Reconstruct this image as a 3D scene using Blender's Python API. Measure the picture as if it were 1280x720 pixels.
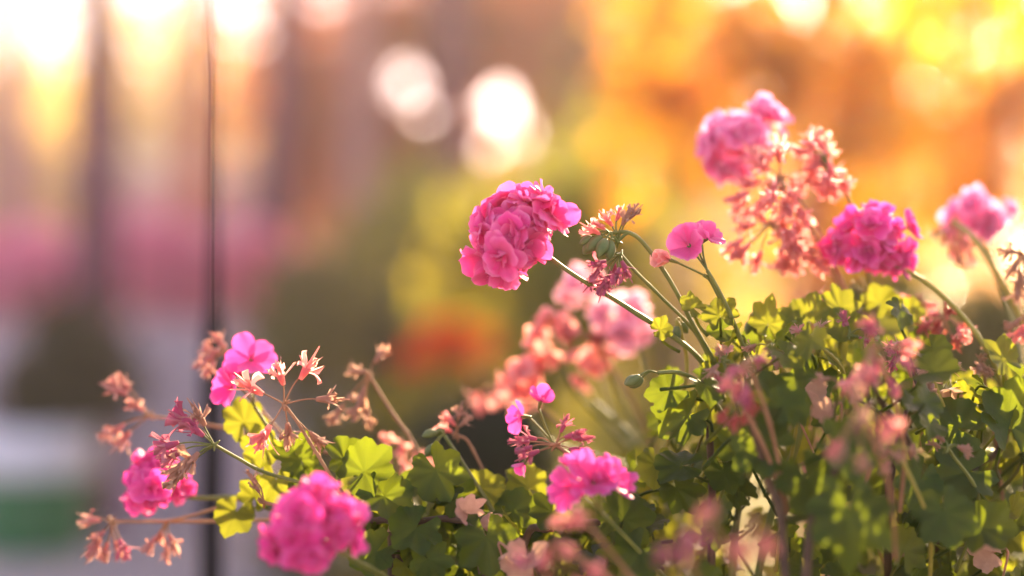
import bpy, math, random
import numpy as np
from mathutils import Vector, Matrix, Quaternion

for _o in list(bpy.data.objects):
    bpy.data.objects.remove(_o)
S = bpy.context.scene
COL = S.collection
R = math.radians
rng = random.Random(11)

# ------------------------------------------------------------------ camera
EYE = Vector((0.0, 0.0, 1.30))
PITCH = R(2.25)
cd = bpy.data.cameras.new('camera')
cam = bpy.data.objects.new('camera', cd)
COL.objects.link(cam)
cam.location = EYE
cam.rotation_euler = (R(90) + PITCH, 0, 0)
cd.sensor_width = 36
cd.lens = 50
cd.clip_start = 0.05
cd.clip_end = 4000
cd.dof.use_dof = True
cd.dof.focus_distance = 0.80
cd.dof.aperture_fstop = 1.4
cd.dof.aperture_blades = 0
S.camera = cam

# ------------------------------------------------------------------ light
SUN_EL, SUN_AZ = R(25), R(24)          # azimuth measured from +Y towards +X
w = bpy.data.worlds.new('World')
S.world = w
w.use_nodes = True
nt = w.node_tree
bg = nt.nodes['Background']
sky = nt.nodes.new('ShaderNodeTexSky')
sky.sky_type = 'NISHITA'
sky.sun_disc = False
sky.sun_elevation = SUN_EL
sky.sun_rotation = SUN_AZ
sky.dust_density = 2.5
sky.ozone_density = 0.6
tint = nt.nodes.new('ShaderNodeMix')
tint.data_type = 'RGBA'
tint.blend_type = 'MULTIPLY'
tint.inputs[0].default_value = 1.0
tint.inputs[7].default_value = (1.0, 0.77, 0.80, 1)
nt.links.new(sky.outputs[0], tint.inputs[6])
nt.links.new(tint.outputs[2], bg.inputs[0])
bg.inputs[1].default_value = 0.13

sd = bpy.data.lights.new('sun', 'SUN')
sd.energy = 5.0
sd.angle = R(0.5)
sd.color = (1.0, 0.76, 0.46)
sun = bpy.data.objects.new('sun', sd)
COL.objects.link(sun)
sdir = Vector((math.sin(SUN_AZ) * math.cos(SUN_EL), math.cos(SUN_AZ) * math.cos(SUN_EL), math.sin(SUN_EL)))
sun.rotation_euler = (-sdir).to_track_quat('-Z', 'Y').to_euler()
sun.location = sdir * 60

S.view_settings.view_transform = 'Standard'
S.view_settings.look = 'None'
S.view_settings.gamma = 1.0
S.view_settings.exposure = 2.3
S.render.engine = 'CYCLES'
S.cycles.use_denoising = True
S.cycles.max_bounces = 6
S.cycles.diffuse_bounces = 4
S.cycles.transmission_bounces = 4
S.cycles.glossy_bounces = 2
S.cycles.caustics_reflective = False
S.cycles.caustics_refractive = False
S.cycles.sample_clamp_indirect = 8.0

# ------------------------------------------------------------------ photograph pixel + distance -> point
FPX = 1280 * 50 / 36.0
FWD = Vector((0, math.cos(PITCH), math.sin(PITCH)))
UPV = Vector((0, -math.sin(PITCH), math.cos(PITCH)))
RGT = Vector((1, 0, 0))

def P(px, py, d):
    return EYE + FWD * d + RGT * ((px - 640) / FPX * d) + UPV * ((360 - py) / FPX * d)

def to_px(p):
    v = p - EYE
    d = v.dot(FWD)
    return 640 + v.dot(RGT) / d * FPX, 360 - v.dot(UPV) / d * FPX, d

def px2m(s, d):
    return s / FPX * d

# ------------------------------------------------------------------ materials
def new_mat(name):
    m = bpy.data.materials.new(name)
    m.use_nodes = True
    n = m.node_tree
    for x in list(n.nodes):
        n.nodes.remove(x)
    out = n.nodes.new('ShaderNodeOutputMaterial')
    return m, n, out

def rgba(c):
    return (c[0], c[1], c[2], 1)

def mixc(n, fac, a, b, mode='MIX'):
    x = n.nodes.new('ShaderNodeMix')
    x.data_type = 'RGBA'
    x.blend_type = mode
    for sock, v in ((x.inputs[0], fac), (x.inputs[6], a), (x.inputs[7], b)):
        if hasattr(v, 'is_output'):
            n.links.new(v, sock)
        else:
            sock.default_value = v if not isinstance(v, tuple) else rgba(v)
    return x.outputs[2]

def ramp(n, fac, stops):
    x = n.nodes.new('ShaderNodeValToRGB')
    e = x.color_ramp.elements
    while len(e) < len(stops):
        e.new(0.5)
    for i, (p, c) in enumerate(stops):
        e[i].position = p
        e[i].color = rgba(c)
    n.links.new(fac, x.inputs[0])
    return x.outputs[0]

def noise(n, scale, detail=3.0, coord='Object', rough=0.55):
    t = n.nodes.new('ShaderNodeTexCoord')
    x = n.nodes.new('ShaderNodeTexNoise')
    x.inputs['Scale'].default_value = scale
    x.inputs['Detail'].default_value = detail
    x.inputs['Roughness'].default_value = rough
    n.links.new(t.outputs[coord], x.inputs['Vector'])
    return x.outputs['Fac']

def pv(n):
    a = n.nodes.new('ShaderNodeAttribute')
    a.attribute_name = 'pv'
    s = n.nodes.new('ShaderNodeSeparateXYZ')
    n.links.new(a.outputs['Vector'], s.inputs[0])
    return s.outputs[0], s.outputs[1], s.outputs[2]

def math1(n, op, a, b=None, clamp=False):
    x = n.nodes.new('ShaderNodeMath')
    x.operation = op
    x.use_clamp = clamp
    for i, v in enumerate((a, b)):
        if v is None:
            continue
        if hasattr(v, 'is_output'):
            n.links.new(v, x.inputs[i])
        else:
            x.inputs[i].default_value = v
    return x.outputs[0]

def thin(n, out, col, tcol, tw, rough, spec=0.4, bump=None, sheen=0.0):
    """a thin living sheet: reflecting front plus light that passes through"""
    b = n.nodes.new('ShaderNodeBsdfPrincipled')
    n.links.new(col, b.inputs['Base Color'])
    b.inputs['Roughness'].default_value = rough
    b.inputs['Specular IOR Level'].default_value = spec
    b.inputs['Sheen Weight'].default_value = sheen
    t = n.nodes.new('ShaderNodeBsdfTranslucent')
    n.links.new(tcol, t.inputs['Color'])
    if bump is not None:
        bp = n.nodes.new('ShaderNodeBump')
        bp.inputs['Strength'].default_value = bump[1]
        bp.inputs['Distance'].default_value = bump[2]
        n.links.new(bump[0], bp.inputs['Height'])
        n.links.new(bp.outputs[0], b.inputs['Normal'])
    mx = n.nodes.new('ShaderNodeMixShader')
    mx.inputs[0].default_value = tw
    n.links.new(b.outputs[0], mx.inputs[1])
    n.links.new(t.outputs[0], mx.inputs[2])
    n.links.new(mx.outputs[0], out.inputs[0])

def mat_geranium_leaf(name, dark, light, trans, tw=0.42):
    m, n, out = new_mat(name)
    vein, rad, rnd = pv(n)
    oi = n.nodes.new('ShaderNodeObjectInfo')
    base = mixc(n, oi.outputs['Random'], dark, light)
    nz = noise(n, 90, 4)
    base = mixc(n, math1(n, 'MULTIPLY', nz, 0.55), base, tuple(c * 0.55 for c in dark))
    vm = math1(n, 'MULTIPLY', math1(n, 'POWER', vein, 12.0), 0.6)
    base = mixc(n, vm, base, (light[0] * 1.5, light[1] * 1.35, light[2] * 1.5))
    zb = math1(n, 'POWER', math1(n, 'SUBTRACT', 1.0, math1(n, 'ABSOLUTE', math1(n, 'SUBTRACT', rad, 0.55))), 9.0)
    base = mixc(n, math1(n, 'MULTIPLY', zb, 0.45), base, (dark[0] * 0.9, dark[1] * 0.55, dark[2]))
    spot = math1(n, 'GREATER_THAN', noise(n, 42, 2, rough=0.3), 0.69)
    base = mixc(n, math1(n, 'MULTIPLY', spot, 0.5), base, (0.16, 0.10, 0.03))
    tcol = mixc(n, vm, trans, tuple(c * 0.40 for c in trans))
    tcol = mixc(n, math1(n, 'MULTIPLY', nz, 0.5), tcol, tuple(c * 0.6 for c in trans))
    hb = math1(n, 'ADD', math1(n, 'MULTIPLY', vein, -0.6), math1(n, 'MULTIPLY', noise(n, 420, 2), 0.5))
    thin(n, out, base, tcol, tw, 0.5, 0.22, (hb, 0.55, 0.0012), 0.0)
    return m

def mat_petal(name, deep, mid, pale, trans, tw=0.45):
    m, n, out = new_mat(name)
    u, v, rnd = pv(n)
    c = ramp(n, v, [(0.0, deep), (0.40, mid), (0.72, mid), (0.97, pale)])
    st = math1(n, 'SINE', math1(n, 'MULTIPLY', u, 34.0))
    stm = math1(n, 'MULTIPLY', math1(n, 'MULTIPLY', math1(n, 'ADD', st, 1.0), math1(n, 'SUBTRACT', 1.0, v)), 0.42, True)
    c = mixc(n, stm, c, deep)
    c = mixc(n, math1(n, 'MULTIPLY', rnd, 0.42), c, pale)
    nz = noise(n, 260, 3)
    c = mixc(n, math1(n, 'MULTIPLY', nz, 0.28), c, pale)
    tc = mixc(n, math1(n, 'MULTIPLY', rnd, 0.35), trans, pale)
    thin(n, out, c, tc, tw, 0.52, 0.25, (nz, 0.25, 0.0006), 0.25)
    return m

def mat_dried(name, a, b, c3, trans, tw=0.35):
    m, n, out = new_mat(name)
    u, v, rnd = pv(n)
    c = mixc(n, rnd, a, b)
    nz = noise(n, 300, 4)
    c = mixc(n, math1(n, 'MULTIPLY', nz, 0.7), c, c3)
    thin(n, out, c, mixc(n, rnd, trans, b), tw, 0.75, 0.15, (nz, 0.5, 0.0008), 0.1)
    return m

def mat_plain(name, a, b, scale=20, rough=0.7, spec=0.3, bump=0.3, dist=0.002, metal=0.0, stretch=None, detail=4):
    m, n, out = new_mat(name)
    t = n.nodes.new('ShaderNodeTexCoord')
    mp = n.nodes.new('ShaderNodeMapping')
    if stretch:
        mp.inputs['Scale'].default_value = stretch
    n.links.new(t.outputs['Object'], mp.inputs[0])
    x = n.nodes.new('ShaderNodeTexNoise')
    x.inputs['Scale'].default_value = scale
    x.inputs['Detail'].default_value = detail
    n.links.new(mp.outputs[0], x.inputs['Vector'])
    c = ramp(n, x.outputs['Fac'], [(0.3, a), (0.7, b)])
    bs = n.nodes.new('ShaderNodeBsdfPrincipled')
    n.links.new(c, bs.inputs['Base Color'])
    bs.inputs['Roughness'].default_value = rough
    bs.inputs['Specular IOR Level'].default_value = spec
    bs.inputs['Metallic'].default_value = metal
    bp = n.nodes.new('ShaderNodeBump')
    bp.inputs['Strength'].default_value = bump
    bp.inputs['Distance'].default_value = dist
    n.links.new(x.outputs['Fac'], bp.inputs['Height'])
    n.links.new(bp.outputs[0], bs.inputs['Normal'])
    n.links.new(bs.outputs[0], out.inputs[0])
    return m

def mat_foliage(name, stops, tboost, tw=0.45, rough=0.45, spec=0.45):
    """leaf colour picked per leaf from the stops"""
    m, n, out = new_mat(name)
    u, v, rnd = pv(n)
    k = len(stops) - 1
    c = ramp(n, rnd, [(i / max(1, k), s) for i, s in enumerate(stops)])
    t = ramp(n, rnd, [(i / max(1, k), tuple(min(1.0, a * b) for a, b in zip(s, tboost))) for i, s in enumerate(stops)])
    thin(n, out, c, t, tw, rough, spec)
    return m

M = {}
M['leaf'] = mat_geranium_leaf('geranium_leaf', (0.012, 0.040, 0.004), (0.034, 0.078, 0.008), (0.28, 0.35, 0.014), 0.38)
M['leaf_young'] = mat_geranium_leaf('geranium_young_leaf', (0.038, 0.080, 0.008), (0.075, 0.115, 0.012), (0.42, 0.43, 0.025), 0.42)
M['petal'] = mat_petal('pink_petal', (0.60, 0.005, 0.14), (0.78, 0.034, 0.28), (0.92, 0.31, 0.52), (0.98, 0.10, 0.42), 0.46)
M['petal_mag'] = mat_petal('magenta_petal', (0.55, 0.004, 0.16), (0.74, 0.024, 0.30), (0.90, 0.25, 0.53), (0.95, 0.05, 0.40))
M['petal_pale'] = mat_petal('pale_pink_petal', (0.78, 0.14, 0.34), (0.90, 0.38, 0.52), (0.95, 0.70, 0.76), (0.98, 0.55, 0.62), 0.58)
M['petal_hot'] = mat_petal('hot_pink_petal', (0.70, 0.03, 0.26), (0.86, 0.16, 0.44), (0.95, 0.60, 0.74), (0.98, 0.30, 0.55), 0.58)
M['petal_salmon'] = mat_petal('salmon_petal', (0.74, 0.08, 0.14), (0.86, 0.26, 0.28), (0.92, 0.56, 0.48), (0.98, 0.46, 0.38), 0.58)
M['dried_tan'] = mat_dried('dried_tan', (0.42, 0.23, 0.14), (0.62, 0.40, 0.28), (0.24, 0.10, 0.06), (0.80, 0.45, 0.30))
M['dried_pink'] = mat_dried('dried_pink', (0.92, 0.30, 0.31), (0.94, 0.48, 0.42), (0.84, 0.18, 0.24), (0.99, 0.56, 0.50), 0.70)
M['dried_rose'] = mat_dried('dried_rose', (0.58, 0.22, 0.20), (0.70, 0.44, 0.34), (0.40, 0.10, 0.10), (0.85, 0.40, 0.32), 0.4)
M['dried_mauve'] = mat_dried('dried_mauve', (0.46, 0.07, 0.18), (0.66, 0.30, 0.32), (0.26, 0.03, 0.07), (0.80, 0.14, 0.26))
M['dried_red'] = mat_dried('dried_red', (0.50, 0.05, 0.07), (0.64, 0.26, 0.16), (0.28, 0.02, 0.03), (0.90, 0.20, 0.12))
M['stalk'] = mat_plain('green_stalk', (0.10, 0.125, 0.020), (0.19, 0.20, 0.035), 60, 0.5, 0.4, 0.2, 0.0006)
M['stalk_dry'] = mat_plain('dry_stalk', (0.26, 0.13, 0.06), (0.40, 0.22, 0.11), 70, 0.7, 0.2, 0.3, 0.0006)
M['stalk_gold'] = mat_plain('yellow_green_stalk', (0.24, 0.22, 0.03), (0.36, 0.30, 0.05), 60, 0.5, 0.3, 0.2, 0.0006)
M['stem'] = mat_plain('woody_stem', (0.045, 0.028, 0.018), (0.13, 0.075, 0.035), 80, 0.65, 0.3, 0.5, 0.001)
M['bud'] = mat_plain('green_bud', (0.07, 0.11, 0.025), (0.15, 0.18, 0.05), 120, 0.55, 0.35, 0.3, 0.0005)
M['soil'] = mat_plain('soil', (0.022, 0.014, 0.009), (0.07, 0.045, 0.028), 30, 0.95, 0.1, 0.8, 0.01)
M['paving'] = mat_plain('paving', (0.30, 0.26, 0.25), (0.42, 0.37, 0.35), 2.5, 0.85, 0.2, 0.3, 0.004)
M['bark'] = mat_plain('pine_bark', (0.075, 0.020, 0.044), (0.18, 0.058, 0.090), 9, 0.9, 0.1, 0.8, 0.02, stretch=(1, 1, 0.25))
M['bark_orange'] = mat_plain('orange_pine_bark', (0.42, 0.13, 0.08), (0.60, 0.24, 0.16), 9, 0.9, 0.1, 0.8, 0.02, stretch=(1, 1, 0.25))
M['bark_grey'] = mat_plain('grey_bark', (0.30, 0.15, 0.16), (0.46, 0.28, 0.26), 9, 0.9, 0.1, 0.8, 0.02, stretch=(1, 1, 0.25))
M['green_paint'] = mat_plain('green_paint', (0.010, 0.11, 0.035), (0.018, 0.16, 0.05), 6, 0.45, 0.4, 0.05)
M['white_paint'] = mat_plain('white_paint', (0.70, 0.68, 0.68), (0.80, 0.79, 0.79), 5, 0.55, 0.3, 0.05)
M['dark_metal'] = mat_plain('dark_metal', (0.012, 0.011, 0.012), (0.03, 0.026, 0.026), 30, 0.5, 0.4, 0.1)
M['dark_matte'] = mat_plain('dark_matte', (0.010, 0.009, 0.010), (0.02, 0.018, 0.018), 30, 0.9, 0.1, 0.1)
M['cabin'] = mat_plain('cabin_boards', (0.38, 0.15, 0.19), (0.48, 0.22, 0.26), 3, 0.8, 0.2, 0.3, 0.01, stretch=(0.3, 1, 6))
M['roof'] = mat_plain('cabin_roof', (0.09, 0.05, 0.045), (0.15, 0.09, 0.08), 8, 0.8, 0.2, 0.4, 0.01)
M['stone'] = mat_plain('pale_stone', (0.42, 0.34, 0.36), (0.56, 0.46, 0.48), 7, 0.85, 0.2, 0.4, 0.004)

# ------------------------------------------------------------------ mesh helpers
class MB:
    def __init__(s):
        s.v = []; s.f = []; s.a = []; s.n = 0
    def add(s, verts, faces, attr=None):
        k = s.n
        verts = np.asarray(verts, dtype=np.float64).reshape(-1, 3)
        s.v.append(verts)
        if attr is None:
            attr = np.zeros((len(verts), 3))
        s.a.append(np.asarray(attr, dtype=np.float64))
        s.f.extend([tuple(i + k for i in f) for f in faces])
        s.n += len(verts)
    def build(s, name, mat, parent=None, origin=None, smooth=True):
        me = bpy.data.meshes.new(name)
        V = np.concatenate(s.v) if s.v else np.zeros((0, 3))
        A = np.concatenate(s.a) if s.a else np.zeros((0, 3))
        o = np.array(origin if origin is not None else (0, 0, 0), dtype=np.float64)
        me.from_pydata((V - o).tolist(), [], s.f)
        at = me.attributes.new('pv', 'FLOAT_VECTOR', 'POINT')
        at.data.foreach_set('vector', A.astype(np.float32).ravel())
        if smooth:
            me.polygons.foreach_set('use_smooth', [True] * len(me.polygons))
        me.materials.append(mat)
        ob = bpy.data.objects.new(name, me)
        COL.objects.link(ob)
        if parent is not None:
            ob.parent = parent
            base = parent_world(parent)
            ob.location = Vector(o) - base
        else:
            ob.location = Vector(o)
        WORLD[ob.name] = Vector(o)
        return ob

WORLD = {}
def parent_world(p):
    return WORLD[p.name]

def thing(name, label, cat, loc, group=None):
    o = bpy.data.objects.new(name, None)
    COL.objects.link(o)
    o.empty_display_size = 0.05
    o.location = loc
    WORLD[o.name] = Vector(loc)
    tag(o, label, cat, group)
    return o

def tag(o, label, cat, group=None):
    o['label'] = label
    o['category'] = cat
    if group:
        o['group'] = group

def catmull(pts, k=6):
    p = [Vector(x) for x in pts]
    if len(p) == 2:
        return [p[0].lerp(p[1], i / k) for i in range(k + 1)]
    q = [p[0] * 2 - p[1]] + p + [p[-1] * 2 - p[-2]]
    out = []
    for i in range(1, len(q) - 2):
        a, b, c, d = q[i - 1], q[i], q[i + 1], q[i + 2]
        for j in range(k):
            t = j / k
            out.append(0.5 * ((2 * b) + (c - a) * t + (2 * a - 5 * b + 4 * c - d) * t * t + (3 * b - a - 3 * c + d) * t ** 3))
    out.append(p[-1])
    return out

def tube(mb, pts, r0, r1, seg=8, k=6, wob=0.0, smooth=True, rnd=0.5, rad=None):
    c = catmull(pts, k) if smooth else [Vector(x) for x in pts]
    n = len(c)
    verts = []
    ref = Vector((0.31, 0.21, 0.93))
    prev = None
    for i, p in enumerate(c):
        t = (c[min(i + 1, n - 1)] - c[max(i - 1, 0)]).normalized()
        if prev is None:
            a = t.cross(ref)
            if a.length < 1e-3:
                a = t.cross(Vector((1, 0, 0)))
        else:
            a = prev - t * prev.dot(t)
        a.normalize()
        prev = a
        b = t.cross(a)
        r = (r0 + (r1 - r0) * i / (n - 1)) * (1 + wob * rng.uniform(-1, 1))
        if rad:
            r *= rad(i / (n - 1))
        for s in range(seg):
            th = 2 * math.pi * s / seg
            verts.append(p + (a * math.cos(th) + b * math.sin(th)) * r)
    faces = []
    for i in range(n - 1):
        for s in range(seg):
            s2 = (s + 1) % seg
            faces.append((i * seg + s, i * seg + s2, (i + 1) * seg + s2, (i + 1) * seg + s))
    faces.append(tuple(range(seg))[::-1])
    faces.append(tuple((n - 1) * seg + s for s in range(seg)))
    mb.add([tuple(v) for v in verts], faces, np.tile((0.5, 0.5, rnd), (len(verts), 1)))

def frame(z, spin=0.0):
    """rotation matrix whose local +Z points along z"""
    z = Vector(z).normalized()
    q = z.to_track_quat('Z', 'Y')
    return (q @ Quaternion((0, 0, 1), spin)).to_matrix()

def xf(V, m3, o):
    A = np.array(m3)
    return V @ A.T + np.array(o)

# ------------------------------------------------------------------ geranium pieces
def petal_arrays(L, W, tilt, curl, cup, ruf, nu=7, nv=7, rnd=0.5, r=rng, notch=0.06):
    """petal rooted at the origin: leaves along +Z, leaning to +Y by tilt (radians), curling further by curl"""
    ph = r.uniform(0, 6.28); k = r.uniform(2.5, 7.0); tw = r.uniform(-0.35, 0.35)
    asym = r.uniform(-0.15, 0.15)
    V = np.zeros((nu * nv, 3)); A = np.zeros((nu * nv, 3))
    y = z = 0.0
    prev = 0.0
    for j in range(nv):
        v = j / (nv - 1)
        ang = tilt + curl * v
        dl = (v - prev) * L
        y += math.sin(ang) * dl; z += math.cos(ang) * dl
        prev = v
        f = 0.16 + 0.84 * math.sin(math.pi / 2 * min(1, v / 0.68))
        if v > 0.68:
            f *= math.sqrt(max(0.0, 1 - ((v - 0.68) / 0.40) ** 2))
        ny, nz = -math.cos(ang), math.sin(ang)      # normal in the yz plane
        for i in range(nu):
            u = -1 + 2 * i / (nu - 1)
            x = u * W * 0.5 * f * (1 + asym * u)
            off = cup * W * 0.5 * u * u * f + ruf * L * v * v * math.sin(k * u + ph) + tw * x * v
            back = -notch * L * v * v * (1 - abs(u)) * (1 if v > 0.9 else 0) - 0.10 * L * u * u * v
            q = j * nu + i
            V[q] = (x, y + ny * off + math.sin(ang) * back, z + nz * off + math.cos(ang) * back)
            A[q] = ((u + 1) / 2, v, rnd)
    F = [(j * nu + i, j * nu + i + 1, (j + 1) * nu + i + 1, (j + 1) * nu + i) for j in range(nv - 1) for i in range(nu - 1)]
    return V, F, A

def floret_double(mb, pos, axis, rad, r=rng, hi=True):
    m = frame(axis, r.uniform(0, 6.28))
    nu, nv = (9, 8) if hi else (6, 6)
    layers = [(r.randint(5, 6), 1.05, r.uniform(1.1, 1.45), 0.25), (r.randint(4, 5), 0.95, r.uniform(0.7, 1.0), 0.35), (3, 0.75, 0.42, 0.4)]
    skew = Vector((r.uniform(-.25, .25), r.uniform(-.25, .25), 0))
    for cnt, sc, tilt, curl in layers:
        a0 = r.uniform(0, 6.28)
        for i in range(cnt):
            V, F, A = petal_arrays(rad * sc * r.uniform(0.78, 1.15), rad * sc * r.uniform(0.72, 1.08),
                                   tilt + r.uniform(-0.38, 0.38), curl + r.uniform(-0.7, 0.7),
                                   r.uniform(-0.35, 0.45), r.uniform(0.02, 0.10), nu, nv,
                                   min(1, max(0, r.gauss(0.38, 0.28))), r, r.uniform(0, 0.14))
            th = a0 + 2 * math.pi * i / cnt + r.uniform(-0.3, 0.3)
            rz = np.array(Matrix.Rotation(th, 3, 'Z'))
            V = V @ rz.T
            V[:, :2] += np.outer(V[:, 2], np.array(skew)[:2])
            mb.add(xf(V, m, pos), F, A)

def floret_single(mb, pos, axis, rad, r=rng, n=5, tilt=1.2, spread=None, narrow=0.85):
    m = frame(axis, r.uniform(0, 6.28))
    for i in range(n):
        V, F, A = petal_arrays(rad * r.uniform(0.9, 1.1), rad * narrow * r.uniform(0.85, 1.1), tilt + r.uniform(-0.2, 0.2),
                               r.uniform(-0.2, 0.5), r.uniform(-0.15, 0.25), 0.05, 9, 9, r.uniform(0.1, 0.8), r)
        th = 2 * math.pi * i / n + r.uniform(-0.2, 0.2)
        V = V @ np.array(Matrix.Rotation(th, 3, 'Z')).T
        mb.add(xf(V, m, pos), F, A)
    for i in range(5):                                   # stamens
        d = m @ Vector((r.uniform(-.35, .35), r.uniform(-.35, .35), 1))
        p = Vector(pos)
        tube(mb, [p, p + d * rad * 0.22, p + d * rad * 0.42], rad * 0.03, rad * 0.018, 5, 2, rnd=1.0)

def floret_dried(mb, pos, axis, rad, r=rng, shag=1.0):
    """withered floret: pointed sepals, shrivelled petal shreds, a short beak"""
    m = frame(axis, r.uniform(0, 6.28))
    p = Vector(pos)
    for i in range(5):                                   # sepals
        V, F, A = petal_arrays(rad * r.uniform(0.85, 1.2), rad * 0.17, r.uniform(0.2, 0.95), r.uniform(-0.6, 0.6), 0.5, 0.03, 3, 6, r.uniform(0.4, 1.0), r, 0)
        for q in range(len(V)):                          # pointed tip
            t = A[q, 1]
            V[q, 0] *= (1 - t) ** 0.8 * 1.3
        V = V @ np.array(Matrix.Rotation(2 * math.pi * i / 5 + r.uniform(-.3, .3), 3, 'Z')).T
        mb.add(xf(V, m, p), F, A)
    for i in range(int(12 * shag)):                       # shreds
        V, F, A = petal_arrays(rad * r.uniform(0.55, 1.15), rad * r.uniform(0.08, 0.28), r.uniform(0.0, 0.8), r.uniform(-1.6, 1.8),
                               r.uniform(-1.2, 1.4), r.uniform(0.08, 0.22), 4, 7, r.random(), r)
        tw = r.uniform(-2.2, 2.2)
        for q in range(len(V)):
            t = A[q, 1]; c, s_ = math.cos(tw * t), math.sin(tw * t)
            x, y = V[q, 0], V[q, 1]
            V[q, 0] = c * x - s_ * (y * 0.35); V[q, 1] = y * 0.65 + s_ * x + c * y * 0.35
        V = V @ np.array(Matrix.Rotation(r.uniform(0, 6.28), 3, 'Z')).T
        mb.add(xf(V, m, p), F, A)
    d = m @ Vector((r.uniform(-.2, .2), r.uniform(-.2, .2), 1))
    tube(mb, [p - d * rad * 0.12, p + d * rad * 0.35, p + d * rad * r.uniform(0.9, 1.3)], rad * 0.13, rad * 0.025, 6, 3, rnd=0.8)
    tube(mb, [p - d * rad * 0.30, p - d * rad * 0.05, p + d * rad * 0.25], rad * 0.10, rad * 0.20, 7, 3, rnd=0.3)

def bud_shape(mb, pos, axis, L, r=rng):
    m = frame(axis, r.uniform(0, 6.28))
    p = Vector(pos); d = m @ Vector((0, 0, 1))
    bend = m @ Vector((0.12, 0, 0))
    tube(mb, [p, p + d * L * 0.35 + bend * L * .3, p + d * L * 0.7 + bend * L * .3, p + d * L], L * 0.30, L * 0.30, 10, 4,
         rad=lambda t: max(0.05, math.sin(math.pi * (0.12 + 0.86 * t)) ** 0.8))
    for i in range(5):
        V, F, A = petal_arrays(L * 0.8, L * 0.34, 0.55, -0.65, -0.5, 0.02, 4, 6, r.random(), r, 0)
        for q in range(len(V)):
            V[q, 0] *= (1 - A[q, 1] ** 2 * 0.9)
        V = V @ np.array(Matrix.Rotation(2 * math.pi * i / 5, 3, 'Z')).T
        mb.add(xf(V, m, p), F, A)

VEIN = R(50)
def leaf_arrays(sz, r=rng, rings=6, seg=56, fold=None, cup=None):
    """lobed geranium leaf: stalk joins at the origin, tip along +Y, upper face +Z; sz is its overall width"""
    fold = r.uniform(-0.10, 0.30) if fold is None else fold
    cup = r.uniform(-0.30, 0.55) if cup is None else cup
    ph = r.uniform(0, 6.28); ph2 = r.uniform(0, 6.28)
    lob = r.uniform(0.15, 0.30)
    droop = r.uniform(-0.4, 0.4)
    span = R(r.uniform(158, 170))
    V = [(0, 0, 0)]; A = [(1, 0, r.random())]
    rv = A[0][2]
    lobe_r = [r.uniform(0.88, 1.1) for _ in range(7)]
    for j in range(1, rings + 1):
        q = j / rings
        for i in range(seg + 1):
            th = -span + 2 * span * i / seg
            t = th / VEIN
            near = abs(t - round(t)) * 2              # 0 at a vein, 1 half way between two
            L = lobe_r[int(round(t)) + 3]
            outline = (1 - lob * near ** 1.5) * (1 + 0.028 * math.cos(th * 22)) * (0.86 + 0.14 * math.cos(th)) * (L * (1 - near) + near)
            rr = 0.53 * sz * q * (1 + (outline - 1) * q ** 0.7)
            x = math.sin(th) * rr; y = math.cos(th) * rr
            z = 0.09 * rr * (near - 0.3) + cup * rr * rr / sz + fold * abs(x) * 0.9
            z += sz * 0.05 * q * q * math.sin(3 * th + ph) + sz * 0.025 * q ** 3 * math.sin(9 * th + ph2)
            z += droop * (y * y / sz) * (1 if y > 0 else -0.3)
            V.append((x, y, z)); A.append((1 - near, q, rv))
    F = []
    n = seg + 1
    for i in range(seg):
        F.append((0, 1 + i + 1, 1 + i))
    for j in range(rings - 1):
        for i in range(seg):
            a = 1 + j * n + i
            F.append((a, a + 1, a + n + 1, a + n))
    F = [tuple(reversed(f)) for f in F]
    return np.array(V), F, np.array(A)

def basis(normal, tip):
    z = Vector(normal).normalized()
    y = Vector(tip); y = (y - z * y.dot(z))
    if y.length < 1e-4:
        y = z.orthogonal()
    y.normalize()
    x = y.cross(z)
    return Matrix((x, y, z)).transposed()

def add_leaf(plant, pos, normal, tip, sz, mat, foot=None, hi=True, r=rng, name='leaf'):
    mb = MB()
    V, F, A = leaf_arrays(sz, r, 6 if hi else 5, 56 if hi else 42)
    m = basis(normal, tip)
    mb.add(xf(V, m, pos), F, A)
    if foot is None:
        foot = Vector(pos) - m @ Vector((0, 1, 0.4)) * sz * 0.9 + Vector((0, 0.01, -sz * r.uniform(0.5, 1.1)))
    p = Vector(pos)
    mid = p.lerp(Vector(foot), 0.45) - (m @ Vector((0, 0.3, 0.6))) * sz * 0.35
    tube(mb, [Vector(foot), mid, p - m @ Vector((0, 0, 0.001))], 0.0011, 0.0007, 6, 5, rnd=0.2)
    return mb.build(name, mat, plant, p)

# ------------------------------------------------------------------ ground: paving sheet, earth bank
def ground():
    xs = np.concatenate([-np.geomspace(1500, 4, 26), np.linspace(-3.6, 3.6, 25), np.geomspace(4, 1500, 26)])
    ys = np.concatenate([np.array([-1500, -300, -60, -20, -8, -4]), np.linspace(-3, 12, 40), np.geomspace(12.5, 1500, 26)])
    V = [(x, y, 0.015 * math.sin(x * 1.3) * math.sin(y * 0.9) if abs(x) < 40 and abs(y) < 40 else 0) for y in ys for x in xs]
    n = len(xs)
    F = [(j * n + i, j * n + i + 1, (j + 1) * n + i + 1, (j + 1) * n + i) for j in range(len(ys) - 1) for i in range(n - 1)]
    mb = MB(); mb.add(V, F)
    g = mb.build('ground', M['paving'])
    g['kind'] = 'structure'
ground()

def lawn():
    V = [(-0.6, 1.0, 0.03), (40, 1.0, 0.03), (60, 60, 0.03), (-3.0, 60, 0.03), (-1.0, 7.0, 0.03)]
    mb = MB(); mb.add(V, [(0, 1, 2, 3, 4)])
    g = mb.build('lawn', mat_plain('lawn_green', (0.05, 0.055, 0.012), (0.13, 0.11, 0.02), 3, 0.95, 0.1, 0.5, 0.02))
    g['kind'] = 'structure'
lawn()

def sstep(a, b, x):
    t = min(1, max(0, (x - a) / (b - a)))
    return t * t * (3 - 2 * t)

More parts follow.
